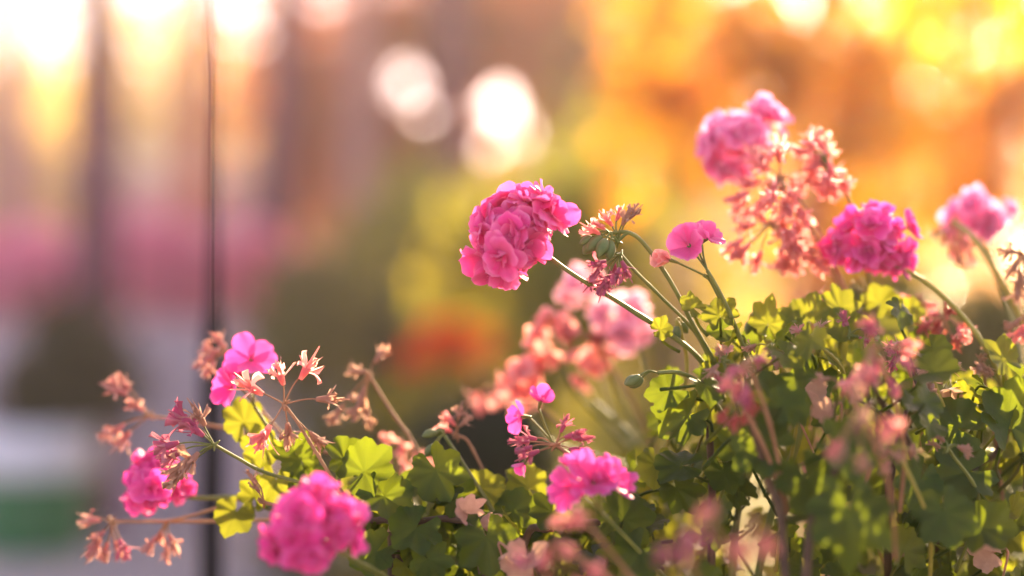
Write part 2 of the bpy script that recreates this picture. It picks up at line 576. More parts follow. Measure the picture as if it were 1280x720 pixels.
def bank_h(x, y):
    h = 1.07 * sstep(-0.42, -0.06, x) * sstep(0.32, 0.58, y) * (1 - 0.9 * sstep(1.15, 2.3, y))
    h += 0.02 * math.sin(31 * x + 5 * y) * math.sin(27 * y) + 0.012 * math.sin(77 * x) * math.sin(70 * y + 3)
    return h - 0.035

def bank():
    xs = np.concatenate([np.linspace(-0.6, 0.8, 70), np.linspace(0.84, 3.2, 40)])
    ys = np.concatenate([np.linspace(0.22, 1.4, 60), np.linspace(1.44, 2.6, 24)])
    V = [(x, y, bank_h(x, y) * (1 if x < 2.9 else max(0, (3.2 - x) / 0.3))) for y in ys for x in xs]
    n = len(xs)
    F = [(j * n + i, j * n + i + 1, (j + 1) * n + i + 1, (j + 1) * n + i) for j in range(len(ys) - 1) for i in range(n - 1)]
    mb = MB(); mb.add(V, F)
    b = mb.build('earth_bank', M['soil'])
    b['kind'] = 'structure'
bank()

# ------------------------------------------------------------------ background vegetation
def leaf_cloud(mb, centres, sizes, asp=0.6, r=rng, up=0.0, rndf=None, droop=0.0):
    """many small folded leaves: centres (n,3), sizes (n)"""
    n = len(centres)
    g = np.random.default_rng(r.randint(0, 10 ** 9))
    d = g.normal(size=(n, 3)); d[:, 2] -= droop
    d /= np.linalg.norm(d, axis=1)[:, None]
    e = g.normal(size=(n, 3)); e[:, 2] += up
    s = np.cross(d, e); s /= np.linalg.norm(s, axis=1)[:, None] + 1e-9
    nn = np.cross(s, d)
    L = sizes[:, None]
    w_ = L * asp * 0.5
    c = centres
    p0 = c - d * L * 0.5
    p1 = c - s * w_ - d * L * 0.08 + nn * L * 0.10
    p2 = c + s * w_ - d * L * 0.08 + nn * L * 0.10
    p3 = c + d * L * 0.5 - nn * L * 0.06
    p4 = c - d * L * 0.1
    V = np.stack([p0, p1, p4, p2, p3], axis=1).reshape(-1, 3)
    rr = g.random(n) if rndf is None else rndf
    A = np.zeros((n, 5, 3)); A[:, :, 2] = rr[:, None]
    A[:, 4, 1] = 1
    F = []
    for i in range(n):
        k = i * 5
        F.append((k, k + 1, k + 4, k + 2)); F.append((k, k + 2, k + 4, k + 3))
    mb.add(V, F, A.reshape(-1, 3))

def blob_points(n, centre, rad, r=rng, clumps=18, shell=0.55, holes=(), sig=(0.14, 0.30)):
    """points gathered in clumps spread through an uneven ellipsoid"""
    g = np.random.default_rng(r.randint(0, 10 ** 9))
    cc = g.normal(size=(clumps, 3)); cc /= np.linalg.norm(cc, axis=1)[:, None]
    cc *= (shell + (1 - shell) * g.random((clumps, 1)))
    idx = g.integers(0, clumps, n)
    p = cc[idx] + g.normal(size=(n, 3)) * g.uniform(sig[0], sig[1], clumps)[idx][:, None]
    p = p * np.array(rad) + np.array(centre)
    tone = (g.random(clumps)[idx] * 0.72 + g.random(n) * 0.28)
    if holes:
        keep = np.ones(n, bool)
        v = p - np.array(EYE)
        dd = v @ np.array(FWD)
        X = 640 + v @ np.array(RGT) / dd * FPX; Y = 360 - v @ np.array(UPV) / dd * FPX
        for hx, hy, ha, hb in holes:
            keep &= ((X - hx) / ha) ** 2 + ((Y - hy) / hb) ** 2 > g.uniform(0.25, 1.55, n)
        p, tone = p[keep], tone[keep]
    return p, tone

F_ = {}
F_['tan'] = mat_foliage('tan_leaves', [(0.34, 0.24, 0.06), (0.46, 0.34, 0.10), (0.38, 0.33, 0.07)], (2.6, 2.2, 1.6), 0.5, 0.6, 0.2)
F_['sage'] = mat_foliage('sage_leaves', [(0.26, 0.24, 0.05), (0.38, 0.33, 0.08), (0.32, 0.32, 0.06)], (2.6, 2.4, 1.6), 0.5, 0.6, 0.2)
F_['peach'] = mat_foliage('peach_leaves', [(0.26, 0.10, 0.05), (0.34, 0.14, 0.06), (0.30, 0.18, 0.07)], (2.4, 2.2, 2.0), 0.5, 0.5, 0.3)
F_['gold'] = mat_foliage('golden_leaves', [(0.13, 0.12, 0.018), (0.48, 0.21, 0.012), (0.54, 0.32, 0.012), (0.56, 0.40, 0.02)], (1.9, 1.8, 1.0), 0.6, 0.30, 0.6)
F_['rust'] = mat_foliage('rusty_leaves', [(0.13, 0.09, 0.014), (0.42, 0.17, 0.013), (0.52, 0.30, 0.014), (0.54, 0.38, 0.02)], (1.9, 1.9, 1.0), 0.6, 0.4, 0.5)
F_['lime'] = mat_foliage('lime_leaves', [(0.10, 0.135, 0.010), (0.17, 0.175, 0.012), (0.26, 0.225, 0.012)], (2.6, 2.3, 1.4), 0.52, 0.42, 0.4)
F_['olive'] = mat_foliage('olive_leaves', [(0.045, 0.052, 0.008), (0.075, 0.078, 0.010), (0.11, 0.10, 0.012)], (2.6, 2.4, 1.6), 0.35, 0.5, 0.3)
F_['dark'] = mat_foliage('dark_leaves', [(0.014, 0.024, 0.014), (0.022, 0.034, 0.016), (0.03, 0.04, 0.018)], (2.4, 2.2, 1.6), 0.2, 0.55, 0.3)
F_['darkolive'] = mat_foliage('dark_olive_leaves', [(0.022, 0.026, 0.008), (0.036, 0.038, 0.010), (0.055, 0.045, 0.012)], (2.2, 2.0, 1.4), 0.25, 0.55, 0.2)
F_['needle'] = mat_foliage('pine_needles', [(0.03, 0.045, 0.018), (0.05, 0.065, 0.022)], (2.2, 2.0, 1.4), 0.3, 0.5, 0.3)
F_['pink'] = mat_foliage('pink_blossom', [(0.84, 0.18, 0.36), (0.92, 0.36, 0.50), (0.94, 0.60, 0.66)], (1.05, 1.1, 1.05), 0.5, 0.6, 0.2)
F_['red'] = mat_foliage('red_blossom', [(0.62, 0.03, 0.012), (0.75, 0.08, 0.015), (0.80, 0.20, 0.03)], (1.2, 1.4, 1.2), 0.5, 0.6, 0.2)

def shrub(name, label, cat, foot, parts, stem_mat, group=None, stems=5, stem_r=0.012):
    """parts: list of (part name, material, centre, radii, n, leaf size, aspect, clumps)"""
    t = thing(name, label, cat, foot, group)
    sm = MB()
    cs = [Vector(p[2]) for p in parts]
    for i in range(stems):
        c = cs[i % len(cs)]; rd = parts[i % len(cs)][3]
        e = c + Vector((rng.uniform(-.6, .6) * rd[0], rng.uniform(-.6, .6) * rd[1], rng.uniform(0.0, 0.6) * rd[2]))
        b = Vector(foot) + Vector((rng.uniform(-.04, .04), rng.uniform(-.04, .04), -0.02))
        mid = b.lerp(e, 0.5) + Vector((rng.uniform(-.1, .1) * rd[0], rng.uniform(-.1, .1) * rd[1], 0.05))
        tube(sm, [b, mid, e], stem_r, stem_r * 0.4, 6, 4)
    sm.build('stem', stem_mat, t, foot)
    for (pn, mt, c, rd, n, sz, asp, cl) in parts:
        mb = MB()
        p, tone = blob_points(n, c, rd, clumps=cl)
        p = np.array([q for q in p]); z = p[:, 2] < 0.02
        p[z, 2] = 0.02 + rng.random() * 0.1
        g = np.random.default_rng(rng.randint(0, 10 ** 9))
        leaf_cloud(mb, p, sz * g.uniform(0.7, 1.3, len(p)), asp, rndf=tone)
        mb.build(pn, mt, t, foot, smooth=False)
    return t

def pine(px_bot, px_top, wpx, d, bark, label, h=8.5, crown=True):
    a = P(px_bot, 430, d)                 # at eye height
    b = P(px_top, 0, d)
    sl = (b - a) / (b.z - a.z)
    foot = a + sl * (0 - a.z)
    foot.z = 0.0
    top = a + sl * (h - a.z)
    t = thing('pine_tree', label, 'tree', foot, 'pine trees on the left')
    r0 = px2m(wpx, d) / 2
    mb = MB()
    pts = [foot + Vector((0, 0, -0.05))] + [foot.lerp(top, f) + Vector((rng.uniform(-.03, .03), rng.uniform(-.03, .03), 0)) for f in (0.12, 0.3, 0.5, 0.7)] + [top]
    tube(mb, pts, r0 * 1.08, r0 * 0.45, 14, 8, wob=0.035)
    mb.build('trunk', bark, t, foot)
    bm_ = MB(); cm = MB()
    cen = []
    for i in range(9):
        f = rng.uniform(0.62, 0.98)
        s = foot.lerp(top, f)
        an = rng.uniform(0, 6.28); ln = rng.uniform(0.7, 1.7) * (1.25 - f)
        e = s + Vector((math.cos(an) * ln * 1.6, math.sin(an) * ln * 1.6, rng.uniform(0.0, 0.5)))
        tube(bm_, [s, s.lerp(e, 0.5) + Vector((0, 0, 0.1)), e], r0 * 0.28, r0 * 0.08, 6, 4)
        cen.append(e)
    bm_.build('branch', bark, t, foot)
    if crown:
        for e in cen:
            p, tone = blob_points(260, e, (0.55, 0.55, 0.28), clumps=10)
            p = p[p[:, 2] > 4.6]
            leaf_cloud(cm, p, np.full(len(p), 0.16), 0.12, up=1.0)
        if cm.n:
            cm.build('crown', F_['needle'], t, foot, smooth=False)
    return t

pine(18, 12, 50, 11.8, M['bark_grey'], 'faint grey brown pine trunk, leftmost of the pines')
pine(116, 120, 70, 9.85, M['bark'], 'mauve purple pine trunk, the boldest of the pines')
pine(240, 246, 58, 11.8, M['bark_orange'], 'orange brown pine trunk just left of the thin dark stake', 8.5)
pine(326, 366, 70, 11.8, M['bark'], 'mauve brown pine trunk leaning to the right')
pine(448, 452, 60, 13.5, M['bark_grey'], 'pale grey pine trunk between the leaning pine and the bright gaps')
pine(572, 566, 60, 12.0, M['bark'], 'brown pine trunk between the two bright round sky gaps')

HOLES = [(508, 104, 27, 29), (526, 142, 25, 24), (626, 126, 30, 31), (646, 166, 29, 29), (612, 182, 14, 16), (500, 228, 12, 12), (962, 352, 34, 30)]

def broad_tree(label, px, py_top, d, wpx, mat, n, leaf, group, holes=(), bark=None, low=0.25, clumps=26, trunk_px=None, asp=0.65, name='broadleaf_tree', cat='tree', depth=None, spray=False, sig=(0.14, 0.30)):
    c = P(px, py_top, d)
    h = c.z
    foot = Vector((c.x, c.y, 0.0))
    t = thing(name, label, cat, foot, group)
    mb = MB()
    r0 = px2m(trunk_px, d) / 2 if trunk_px else 0.02 * h + 0.03
    tp = foot + Vector((rng.uniform(-.1, .1), 0, h * 0.8))
    tube(mb, [foot + Vector((0, 0, -0.05)), foot.lerp(tp, 0.4) + Vector((rng.uniform(-.06, .06), rng.uniform(-.06, .06), 0)), tp], r0, r0 * 0.35, 10, 6, wob=0.03)
    mb.build('trunk', bark or M['bark_grey'], t, foot)
    rw = px2m(wpx, d) / 2
    lim = MB()
    for i in range(8):
        s = foot.lerp(tp, rng.uniform(0.3, 0.95))
        an = rng.uniform(0, 6.28)
        e = s + Vector((math.cos(an) * rw * 0.7, math.sin(an) * rw * 0.7, h * rng.uniform(0.05, 0.22)))
        tube(lim, [s, s.lerp(e, 0.5) + Vector((0, 0, 0.05 * h)), e], r0 * 0.4, r0 * 0.1, 6, 4)
    lim.build('limb', bark or M['bark_grey'], t, foot)
    cm = MB()
    zc = h * (1 + low) / 2
    p, tone = blob_points(n, (foot.x, foot.y, zc), (rw, depth or rw * 0.8, h * (1 - low) / 2 * 1.0), clumps=clumps, shell=0.25, holes=holes, sig=sig)
    g = np.random.default_rng(rng.randint(0, 10 ** 9))
    leaf_cloud(cm, p, leaf * g.uniform(0.65, 1.35, len(p)), asp, rndf=tone)
    cm.build('crown', mat, t, foot, smooth=False)
    if spray:                                           # a low branch of long hanging leaves
        lm = MB(); sp = MB()
        a, b = P(1230, -90, 2.3), P(1120, -50, 2.1)
        tube(lm, [foot.lerp(tp, 0.75), P(1290, -140, 3.2), a, b], 0.02, 0.004, 8, 8)
        lm.build('branch', bark or M['bark_grey'], t, foot)
        for i in range(46):
            q = P(rng.uniform(1110, 1320), rng.uniform(-70, -10), rng.uniform(1.9, 2.4))
            L = rng.uniform(0.10, 0.19); an = rng.gauss(0.15, 0.3)
            e = Vector((-math.sin(an) * L, rng.uniform(-.04, .04), -math.cos(an) * L))
            sd_ = e.cross(Vector((rng.uniform(-.5, .5), 1, 0))).normalized() * rng.uniform(0.005, 0.009)
            V = []
            for k in range(6):
                f = k / 5; wv = math.sin(math.pi * (0.06 + 0.94 * f) ** 0.8) if f < 1 else 0.02
                o = q + e * f + Vector((0, 0, 0.25 * L * f * f))
                V += [tuple(o - sd_ * wv), tuple(o + Vector((0, .002, 0)) * wv), tuple(o + sd_ * wv)]
            F = [x for k in range(5) for x in ((k * 3, k * 3 + 1, k * 3 + 4, k * 3 + 3), (k * 3 + 1, k * 3 + 2, k * 3 + 5, k * 3 + 4))]
            sp.add(V, F, np.tile((0.5, 0.5, rng.random()), (18, 1)))
        sp.build('hanging_leaves', F_['gold'], t, foot)
    return t

# far belt of tan woodland trees
far = [(-90, 62, 40, 330, 'tan'), (60, 26, 42, 300, 'tan'), (190, 12, 38, 290, 'tan'), (300, 20, 43, 280, 'tan'),
       (410, 40, 40, 260, 'sage'), (520, 215, 41, 250, 'sage'), (640, 235, 40, 260, 'sage'), (760, 150, 42, 280, 'tan'), (890, 40, 40, 300, 'tan'), (1050, 0, 41, 300, 'tan'), (1215, -40, 40, 340, 'tan')]
words = ['at the far left edge', 'behind the mauve purple pine trunk', 'behind the orange pine trunk', 'between the orange and leaning pine trunks',
         'behind the pale grey pine trunk', 'under the left round sky gap', 'under the right round sky gap', 'behind the golden yellow tree', 'left of the rusty orange trunk', 'right of the rusty orange trunk', 'behind the amber tree']
for (px, py, d, wpx, mt), wd in zip(far, words):
    broad_tree('hazy %s woodland tree ' % ('sage green' if mt == 'sage' else 'tan') + wd, px, py, d, wpx, F_[mt], 3600, 0.48, 'hazy woodland trees', holes=HOLES, low=0.0, clumps=40)
# peach canopy that closes over the sky gaps
for px, py, d, wpx, lab in ((470, -150, 16, 330, 'tall peach leaved tree over the left round sky gap'), (640, -160, 15, 330, 'tall peach leaved tree over the right round sky gap'),
                            (760, -120, 13, 260, 'tall peach leaved tree beside the golden trees')):
    broad_tree(lab, px, py, d, wpx, F_['peach'], 4200, 0.24, 'peach leaved trees', holes=HOLES, low=0.28, clumps=40, trunk_px=22)

# golden and rusty trees on the right
GT = 'golden trees'
broad_tree('golden yellow tree nearest the round pink flower head', 850, -120, 4.3, 270, F_['gold'], 1900, 0.052, GT, HOLES, low=0.64, clumps=70, sig=(0.05, 0.16), trunk_px=18, depth=0.3)
broad_tree('rusty orange tree behind the withered salmon flowers', 1030, -150, 4.0, 330, F_['rust'], 2300, 0.052, GT, HOLES, low=0.52, clumps=80, sig=(0.05, 0.16), trunk_px=56, bark=M['bark_orange'], depth=0.3)
broad_tree('amber tree at the right edge above the dark bush', 1230, -130, 4.4, 340, F_['gold'], 2400, 0.052, GT, HOLES, low=0.52, clumps=80, sig=(0.05, 0.16), trunk_px=26, depth=0.3, spray=True)

# sunlit bushes behind the bed
def bush(label, px, py, d, rx, rz, mat, n, leaf, group=None, name='bush', cl=20, extra=(), asp=0.6):
    c = P(px, py, d)
    a, b = px2m(rx, d), px2m(rz, d)
    foot = Vector((c.x, c.y, 0.0))
    parts = [('foliage', mat, tuple(c), (a, a * 0.8, b), n, leaf, asp, cl)]
    if c.z - b > 0.35:
        parts.append(('foliage', mat, (c.x, c.y, (c.z - b) / 2 + 0.1), (a * 0.8, a * 0.7, (c.z - b) / 2), n // 2, leaf, asp, cl))
    for (pn, mt, ox, oy, erx, erz, en, el) in extra:
        q = P(ox, oy, d - a * 0.5)
        parts.append((pn, mt, tuple(q), (px2m(erx, d), px2m(erx, d) * 0.6, px2m(erz, d)), en, el, 0.8, 10))
    return shrub(name, label, 'bush', foot, parts, M['stem'], group, 7)

bush('lime green bush behind the round pink flower head', 660, 390, 6.4, 130, 170, F_['lime'], 3000, 0.08, 'lime green bushes')
bush('lime green bush between the brown pine trunk and the red flowers', 530, 345, 8.5, 110, 120, F_['lime'], 3400, 0.10, 'lime green bushes')
bush('lime green bush under the golden yellow tree', 800, 350, 6.0, 140, 180, F_['lime'], 3000, 0.08, 'lime green bushes')
bush('lime green bush behind the hot magenta flower head', 1075, 420, 6.2, 120, 150, F_['lime'], 3000, 0.08, 'lime green bushes')
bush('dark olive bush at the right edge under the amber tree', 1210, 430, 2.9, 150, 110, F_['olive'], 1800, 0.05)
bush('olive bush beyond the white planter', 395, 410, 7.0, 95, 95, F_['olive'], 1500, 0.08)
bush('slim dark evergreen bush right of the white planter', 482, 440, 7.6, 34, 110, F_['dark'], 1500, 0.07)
bush('yellow green bush crowned with red flowers', 545, 500, 4.2, 62, 50, F_['lime'], 800, 0.05, None, 'red_flowering_bush', 14,
     [('blossom', F_['red'], 570, 425, 34, 22, 260, 0.05), ('blossom', F_['red'], 530, 442, 22, 14, 120, 0.045)])
bush('dark bush added as the shade behind the low geranium with green buds', 610, 560, 2.6, 80, 60, F_['dark'], 1400, 0.045)  # dark leaves added where there is only shade behind the geraniums

# ------------------------------------------------------------------ cabin, troughs, tubs at the left
def box(mb, a, b, bev=0.0):
    x0, y0, z0 = a; x1, y1, z1 = b
    V = [(x0, y0, z0), (x1, y0, z0), (x1, y1, z0), (x0, y1, z0), (x0, y0, z1), (x1, y0, z1), (x1, y1, z1), (x0, y1, z1)]
    mb.add(V, [(0, 3, 2, 1), (4, 5, 6, 7), (0, 1, 5, 4), (1, 2, 6, 5), (2, 3, 7, 6), (3, 0, 4, 7)])

def cabin():
    d = 26.0
    l = P(90, 175, d); r_ = P(425, 175, d)
    x0, x1, y0, y1, hh = l.x, r_.x, l.y, l.y + 5.0, P(0, 225, d).z
    c = Vector(((x0 + x1) / 2, y0, 0))
    t = thing('cabin', 'low mauve brown wooden cabin behind the pine trunks', 'cabin', c)
    mb = MB(); box(mb, (x0, y0, 0), (x1, y1, hh)); mb.build('wall', M['cabin'], t, c, smooth=False)
    mb = MB()
    o = 0.35
    V = [(x0 - o, y0 - o, hh + .003), (x1 + o, y0 - o, hh + .003), (x1 + o, y1 + o, hh + .003), (x0 - o, y1 + o, hh + .003), (x0 - o, (y0 + y1) / 2, hh + 0.9), (x1 + o, (y0 + y1) / 2, hh + 0.9)]
    mb.add(V, [(0, 1, 5, 4), (2, 3, 4, 5), (0, 4, 3), (1, 2, 5), (0, 3, 2, 1)])
    mb.build('roof', M['roof'], t, c, smooth=False)
    for fx in (0.25, 0.7):
        xa = x0 + (x1 - x0) * fx
        mb = MB(); box(mb, (xa, y0 - 0.04, 1.0), (xa + 0.8, y0 - 0.003, 1.9)); w_ = mb.build('window', M['dark_metal'], t, (xa, y0, 1.0), smooth=False)
        mb = MB()
        for bx in ((xa - .05, xa), (xa + .8, xa + .85), (xa + .385, xa + .415)):
            box(mb, (bx[0], y0 - .06, 0.95), (bx[1], y0 - .043, 1.95))
        mb.build('window_frame', M['white_paint'], w_, (xa, y0, 1.0), smooth=False)
cabin()

def pot(name, label, px, ytop, ybot, wtop, wbot, d, mats, band=0.36):
    """tapered round tub: a rim band above a body, filled with soil"""
    c = P(px, ybot, d)
    foot = Vector((c.x, c.y, 0.0))
    h = P(px, ytop, d).z
    r1, r0 = px2m(wtop, d) / 2, px2m(wbot, d) / 2
    t = thing(name, label, 'planter', foot, None)
    def ring(z, r, n=40):
        return [(foot.x + r * math.cos(2 * math.pi * i / n), foot.y + r * math.sin(2 * math.pi * i / n), z) for i in range(n)]
    def lathe(pn, prof, mat, cap):
        n = 40
        V = []; F = []
        for z, r in prof:
            V += ring(z, r)
        for j in range(len(prof) - 1):
            for i in range(n):
                k = (i + 1) % n
                F.append((j * n + i, j * n + k, (j + 1) * n + k, (j + 1) * n + i))
        if cap:
            F.append(tuple(range(n))[::-1])
        mb = MB(); mb.add(V, F); return mb.build(pn, mat, t, foot)
    zb = h * (1 - band)
    rb = r0 + (r1 - r0) * (1 - band)
    lathe('body', [(0.0, r0 * .96), (0.03, r0), (zb, rb)], mats[0], True)
    lathe('rim', [(zb, rb + .004), (zb + .02, rb + .03), (h - .03, r1 + .03), (h, r1 + .015), (h, r1 - .02), (h - .12, r1 - .04)], mats[1], False)
    mb = MB()
    mb.add(ring(h - .07, r1 - .028), [tuple(range(40))]); mb.build('soil', M['soil'], t, foot, smooth=False)
    return t, foot, h

t, f_, h_ = pot('planter_tub', 'green round tub with a wide white rim at the left', 40, 535, 690, 150, 132, 8.8, (M['green_paint'], M['white_paint']))
cc = P(88, 475, 8.8)
shrub('potted_shrub', 'round dark olive shrub growing in the green and white tub', 'shrub', (f_.x, f_.y, h_ - 0.08),
      [('foliage', F_['darkolive'], (cc.x - .02, f_.y, cc.z), (px2m(74, 8.8), px2m(60, 8.8), px2m(80, 8.8)), 5200, 0.075, 0.55, 30)], M['stem'], None, 6, 0.015)
t, f2, h2 = pot('planter_tub', 'white round planter by the olive bush', 408, 492, 690, 100, 78, 9.0, (M['white_paint'], M['white_paint']), 0.2)

def trough():
    d = 10.6
    a, b = P(-140, 420, d), P(322, 420, d)
    y0, y1, z1 = a.y, a.y + 0.9, P(0, 404, d).z
    c = Vector(((a.x + b.x) / 2, y0, 0))
    t = thing('raised_planter', 'long pale stone planter full of pink bushes', 'planter', c)
    mb = MB()
    w_ = 0.08
    box(mb, (a.x, y0, 0), (b.x, y0 + w_, z1)); box(mb, (a.x, y1 - w_, 0), (b.x, y1, z1))
    box(mb, (a.x, y0 + w_, 0), (a.x + w_, y1 - w_, z1)); box(mb, (b.x - w_, y0 + w_, 0), (b.x, y1 - w_, z1))
    mb.build('wall', M['stone'], t, c, smooth=False)
    mb = MB(); mb.add([(a.x + w_, y0 + w_, z1 - .06), (b.x - w_, y0 + w_, z1 - .06), (b.x - w_, y1 - w_, z1 - .06), (a.x + w_, y1 - w_, z1 - .06)], [(0, 1, 2, 3)])
    mb.build('soil', M['soil'], t, c, smooth=False)
    for px, rx, rz, lab in ((-60, 70, 50, 'at the left edge of the picture'), (62, 72, 52, 'left of the mauve purple pine trunk'), (185, 78, 55, 'between the two boldest pine trunks'), (290, 52, 50, 'right of the thin dark stake')):
        q = P(px, 336, d)
        shrub('pink_flowering_shrub', 'pink flowering shrub ' + lab, 'shrub', (q.x, (y0 + y1) / 2, z1 - 0.06),
              [('blossom', F_['pink'], (q.x, (y0 + y1) / 2, q.z), (px2m(rx * 1.1, d), 0.4, px2m(rz * rng.uniform(1.0, 1.25), d)), 3000, 0.09, 0.8, 20)], M['stem'], 'pink flowering shrubs', 5, 0.012)
trough()

def stake():
    d = 1.42
    q = P(267, 360, d)
    top = P(267, -60, d).z
    hw, hd = px2m(30, d) / 2, 0.003
    fx = Vector((q.y, -q.x, 0)).normalized()      # the broad face looks along the path
    fy = Vector((q.x, q.y, 0)).normalized()
    t = thing('garden_stake', 'thin dark upright garden stake with a taut wire, behind the left geranium sprays', 'stake', (q.x, q.y, 0))
    mb = MB()
    V = []
    prof = [(-1, -.5), (-.8, -1), (.8, -1), (1, -.5), (1, .5), (.8, 1), (-.8, 1), (-1, .5)]
    zs = [(-0.05, 1.0), (P(0, 430, d).z, 1.0), (P(0, 370, d).z, 0.42), (P(0, 230, d).z, 0.30), (P(0, 120, d).z, 0.16), (top - 0.01, 0.09), (top, 0.08)]
    for z, k in zs:
        for a, b in prof:
            v = Vector((q.x, q.y, z)) + fx * a * hw * k + fy * b * hd * k
            V.append(tuple(v))
    nz_ = len(zs)
    F = [(r * 8 + i, r * 8 + (i + 1) % 8, r * 8 + 8 + (i + 1) % 8, r * 8 + 8 + i) for r in range(nz_ - 1) for i in range(8)]
    F += [tuple(range(8))[::-1], tuple(range(nz_ * 8 - 8, nz_ * 8))]
    mb.add(V, F)
    mb.build('post', M['dark_matte'], t, (q.x, q.y, 0), smooth=False)
    mb = MB()
    a, b = P(265, 96, .90), P(263.5, 420, .90)
    tp = Vector((q.x, q.y, top - .012))
    tube(mb, [tp, a, a.lerp(b, .5), b, Vector((q.x, q.y, b.z - .05))], 0.0007, 0.0007, 6, 1, smooth=False)
    mb.build('wire', M['dark_matte'], t, (q.x, q.y, top))
stake()

# ------------------------------------------------------------------ geraniums
GR = 'geraniums in the flower bed'
def plant(label, px, d):
    q = P(px, 720, d)
    z = bank_h(q.x, q.y)
    return thing('geranium_plant', label, 'geranium', Vector((q.x, q.y, z)), GR)

PL = {}
PL['sprawl'] = plant('geranium sprawling out at the left with magenta heads and bare brown seed sprays', 470, 0.82)
PL['low'] = plant('low geranium with open magenta flowers and green buds over dark lobed leaves', 620, 0.80)
PL['tall'] = plant('tall geranium carrying the sharp round pink head on a long diagonal stalk', 905, 0.84)
PL['soft'] = plant('geranium with a group of soft salmon pink heads behind the tall stalk', 830, 1.0)
PL['bushy'] = plant('bushy geranium at the right with a hot magenta head and drooping salmon withered heads', 1130, 0.90)
PL['near'] = plant('geranium nearest the viewer with wilted mauve heads over dark leaves', 1000, 0.70)
PL['edge'] = plant('geranium at the right edge with dry tan heads on long yellow stalks', 1290, 0.84)

def node(a=0.33):
    b = a + 0.31
    return lambda t: 1 + 0.30 * math.exp(-((t - a) / 0.025) ** 2) + 0.22 * math.exp(-((t - b) / 0.02) ** 2)

def bloom(pl, centre, dpx, pts, mat='petal', n=14, axis=None, hi=True, seed=0, squash=1.0, rad=None, extra=(), smat='stalk'):
    """round head of double florets at the end of a stalk"""
    r = random.Random(seed)
    c = P(*centre); d = centre[2]
    Rr = px2m(dpx, d) / 2
    ax = Vector(axis).normalized() if axis else Vector((-0.2, -0.7, 0.5)).normalized()
    fr = rad or Rr * 0.60
    core = Rr - fr * 0.55
    hub = c - ax * core * 0.8
    mb = MB()
    q = [P(*p) for p in pts]
    q.append(hub)
    tube(mb, q, 0.0017, 0.0012, 9, 10, wob=0.03, rad=node(r.uniform(.15, .4)))
    fl = []
    golden = math.pi * (3 - 5 ** 0.5)
    m = frame(ax, r.uniform(0, 6))
    for i in range(n):
        ct = 1 - (i + 0.5) / n * 1.62
        st = math.sqrt(max(0, 1 - ct * ct))
        dv = m @ Vector((math.cos(i * golden) * st, math.sin(i * golden) * st, ct))
        dv = (dv + Vector((r.uniform(-.2, .2), r.uniform(-.2, .2), r.uniform(-.2, .2)))).normalized()
        p = c + dv * core * r.uniform(0.50, 1.32) * (squash if abs(dv.z) > 0.6 else 1)
        tube(mb, [hub, hub.lerp(p, 0.5) + dv * 0.002, p], 0.0006, 0.0005, 6, 3)
        fl.append((p, dv))
    for (ex, ey, ed) in extra:
        p = P(ex, ey, ed); dv = (p - c).normalized()
        tube(mb, [hub, hub.lerp(p, 0.5) - dv * 0.002, p], 0.0006, 0.0005, 6, 4)
        fl.append((p, (dv + Vector((0, -.5, .1))).normalized()))
    st = mb.build('flower_stalk', M[smat], pl, q[0])
    for p, dv in fl:
        f = MB(); floret_double(f, p, dv, fr * r.uniform(0.78, 1.10), r, hi)
        f.build('floret', M[mat], st, p)
    return st

def umbel(pl, hub, florets, pts, mat='dried_tan', smat='stalk_dry', rad_px=22, seed=0, pr=0.0005, shag=1.0, alt=None, sr=0.0011):
    """withered umbel: little stalks spreading from a hub, each with a shrivelled floret"""
    r = random.Random(seed)
    h = P(*hub)
    mb = MB()
    q = [P(*p) for p in pts] + [h]
    tube(mb, q, sr, sr * 0.85, 8, 8, wob=0.03, rad=node(r.uniform(.2, .4)))
    for i in range(6):                                  # bracts round the hub
        a = Vector((r.uniform(-1, 1), r.uniform(-1, 1), r.uniform(-1, 1))).normalized()
        tube(mb, [h - a * 0.0008, h + a * 0.0025, h + a * 0.0042], 0.0011, 0.0003, 5, 2)
    ends = []
    for f in florets:
        e = P(*f[:3])
        mid = h.lerp(e, 0.55) + Vector((r.uniform(-1, 1), r.uniform(-1, 1), r.uniform(0, 1.4))) * 0.0012
        tube(mb, [h, mid, e], pr, pr * 0.85, 6, 5)
        ends.append((e, (e - mid).normalized(), f[3] if len(f) > 3 else rad_px))
    st = mb.build('flower_stalk', M[smat], pl, q[0])
    for k, (e, dv, rp) in enumerate(ends):
        fm = MB(); floret_dried(fm, e, dv, px2m(rp, hub[2]) * r.uniform(0.9, 1.12), r, shag)
        fm.build('dried_floret', M[alt if alt and r.random() < 0.4 else mat], st, e)
    return st

def cloud_umbel(pl, centre, dpx, n, pts, mat, smat='stalk_dry', rad_px=20, seed=0, hang=0.3, alt=None, shag=1.3):
    """withered head that has kept its round shape"""
    r = random.Random(seed)
    x, y, d = centre
    fl = []
    for i in range(n):
        a = r.uniform(0, 6.28); q = math.sqrt(r.random()) * dpx / 2 * 0.8
        fl.append((x + math.cos(a) * q, y + math.sin(a) * q + hang * dpx * 0.3, d + r.uniform(-0.5, 0.5) * px2m(dpx, d) * 0.8))
    return umbel(pl, (x, y - dpx * 0.1, d), fl, pts, mat, smat, rad_px, seed, 0.00045, shag, alt)

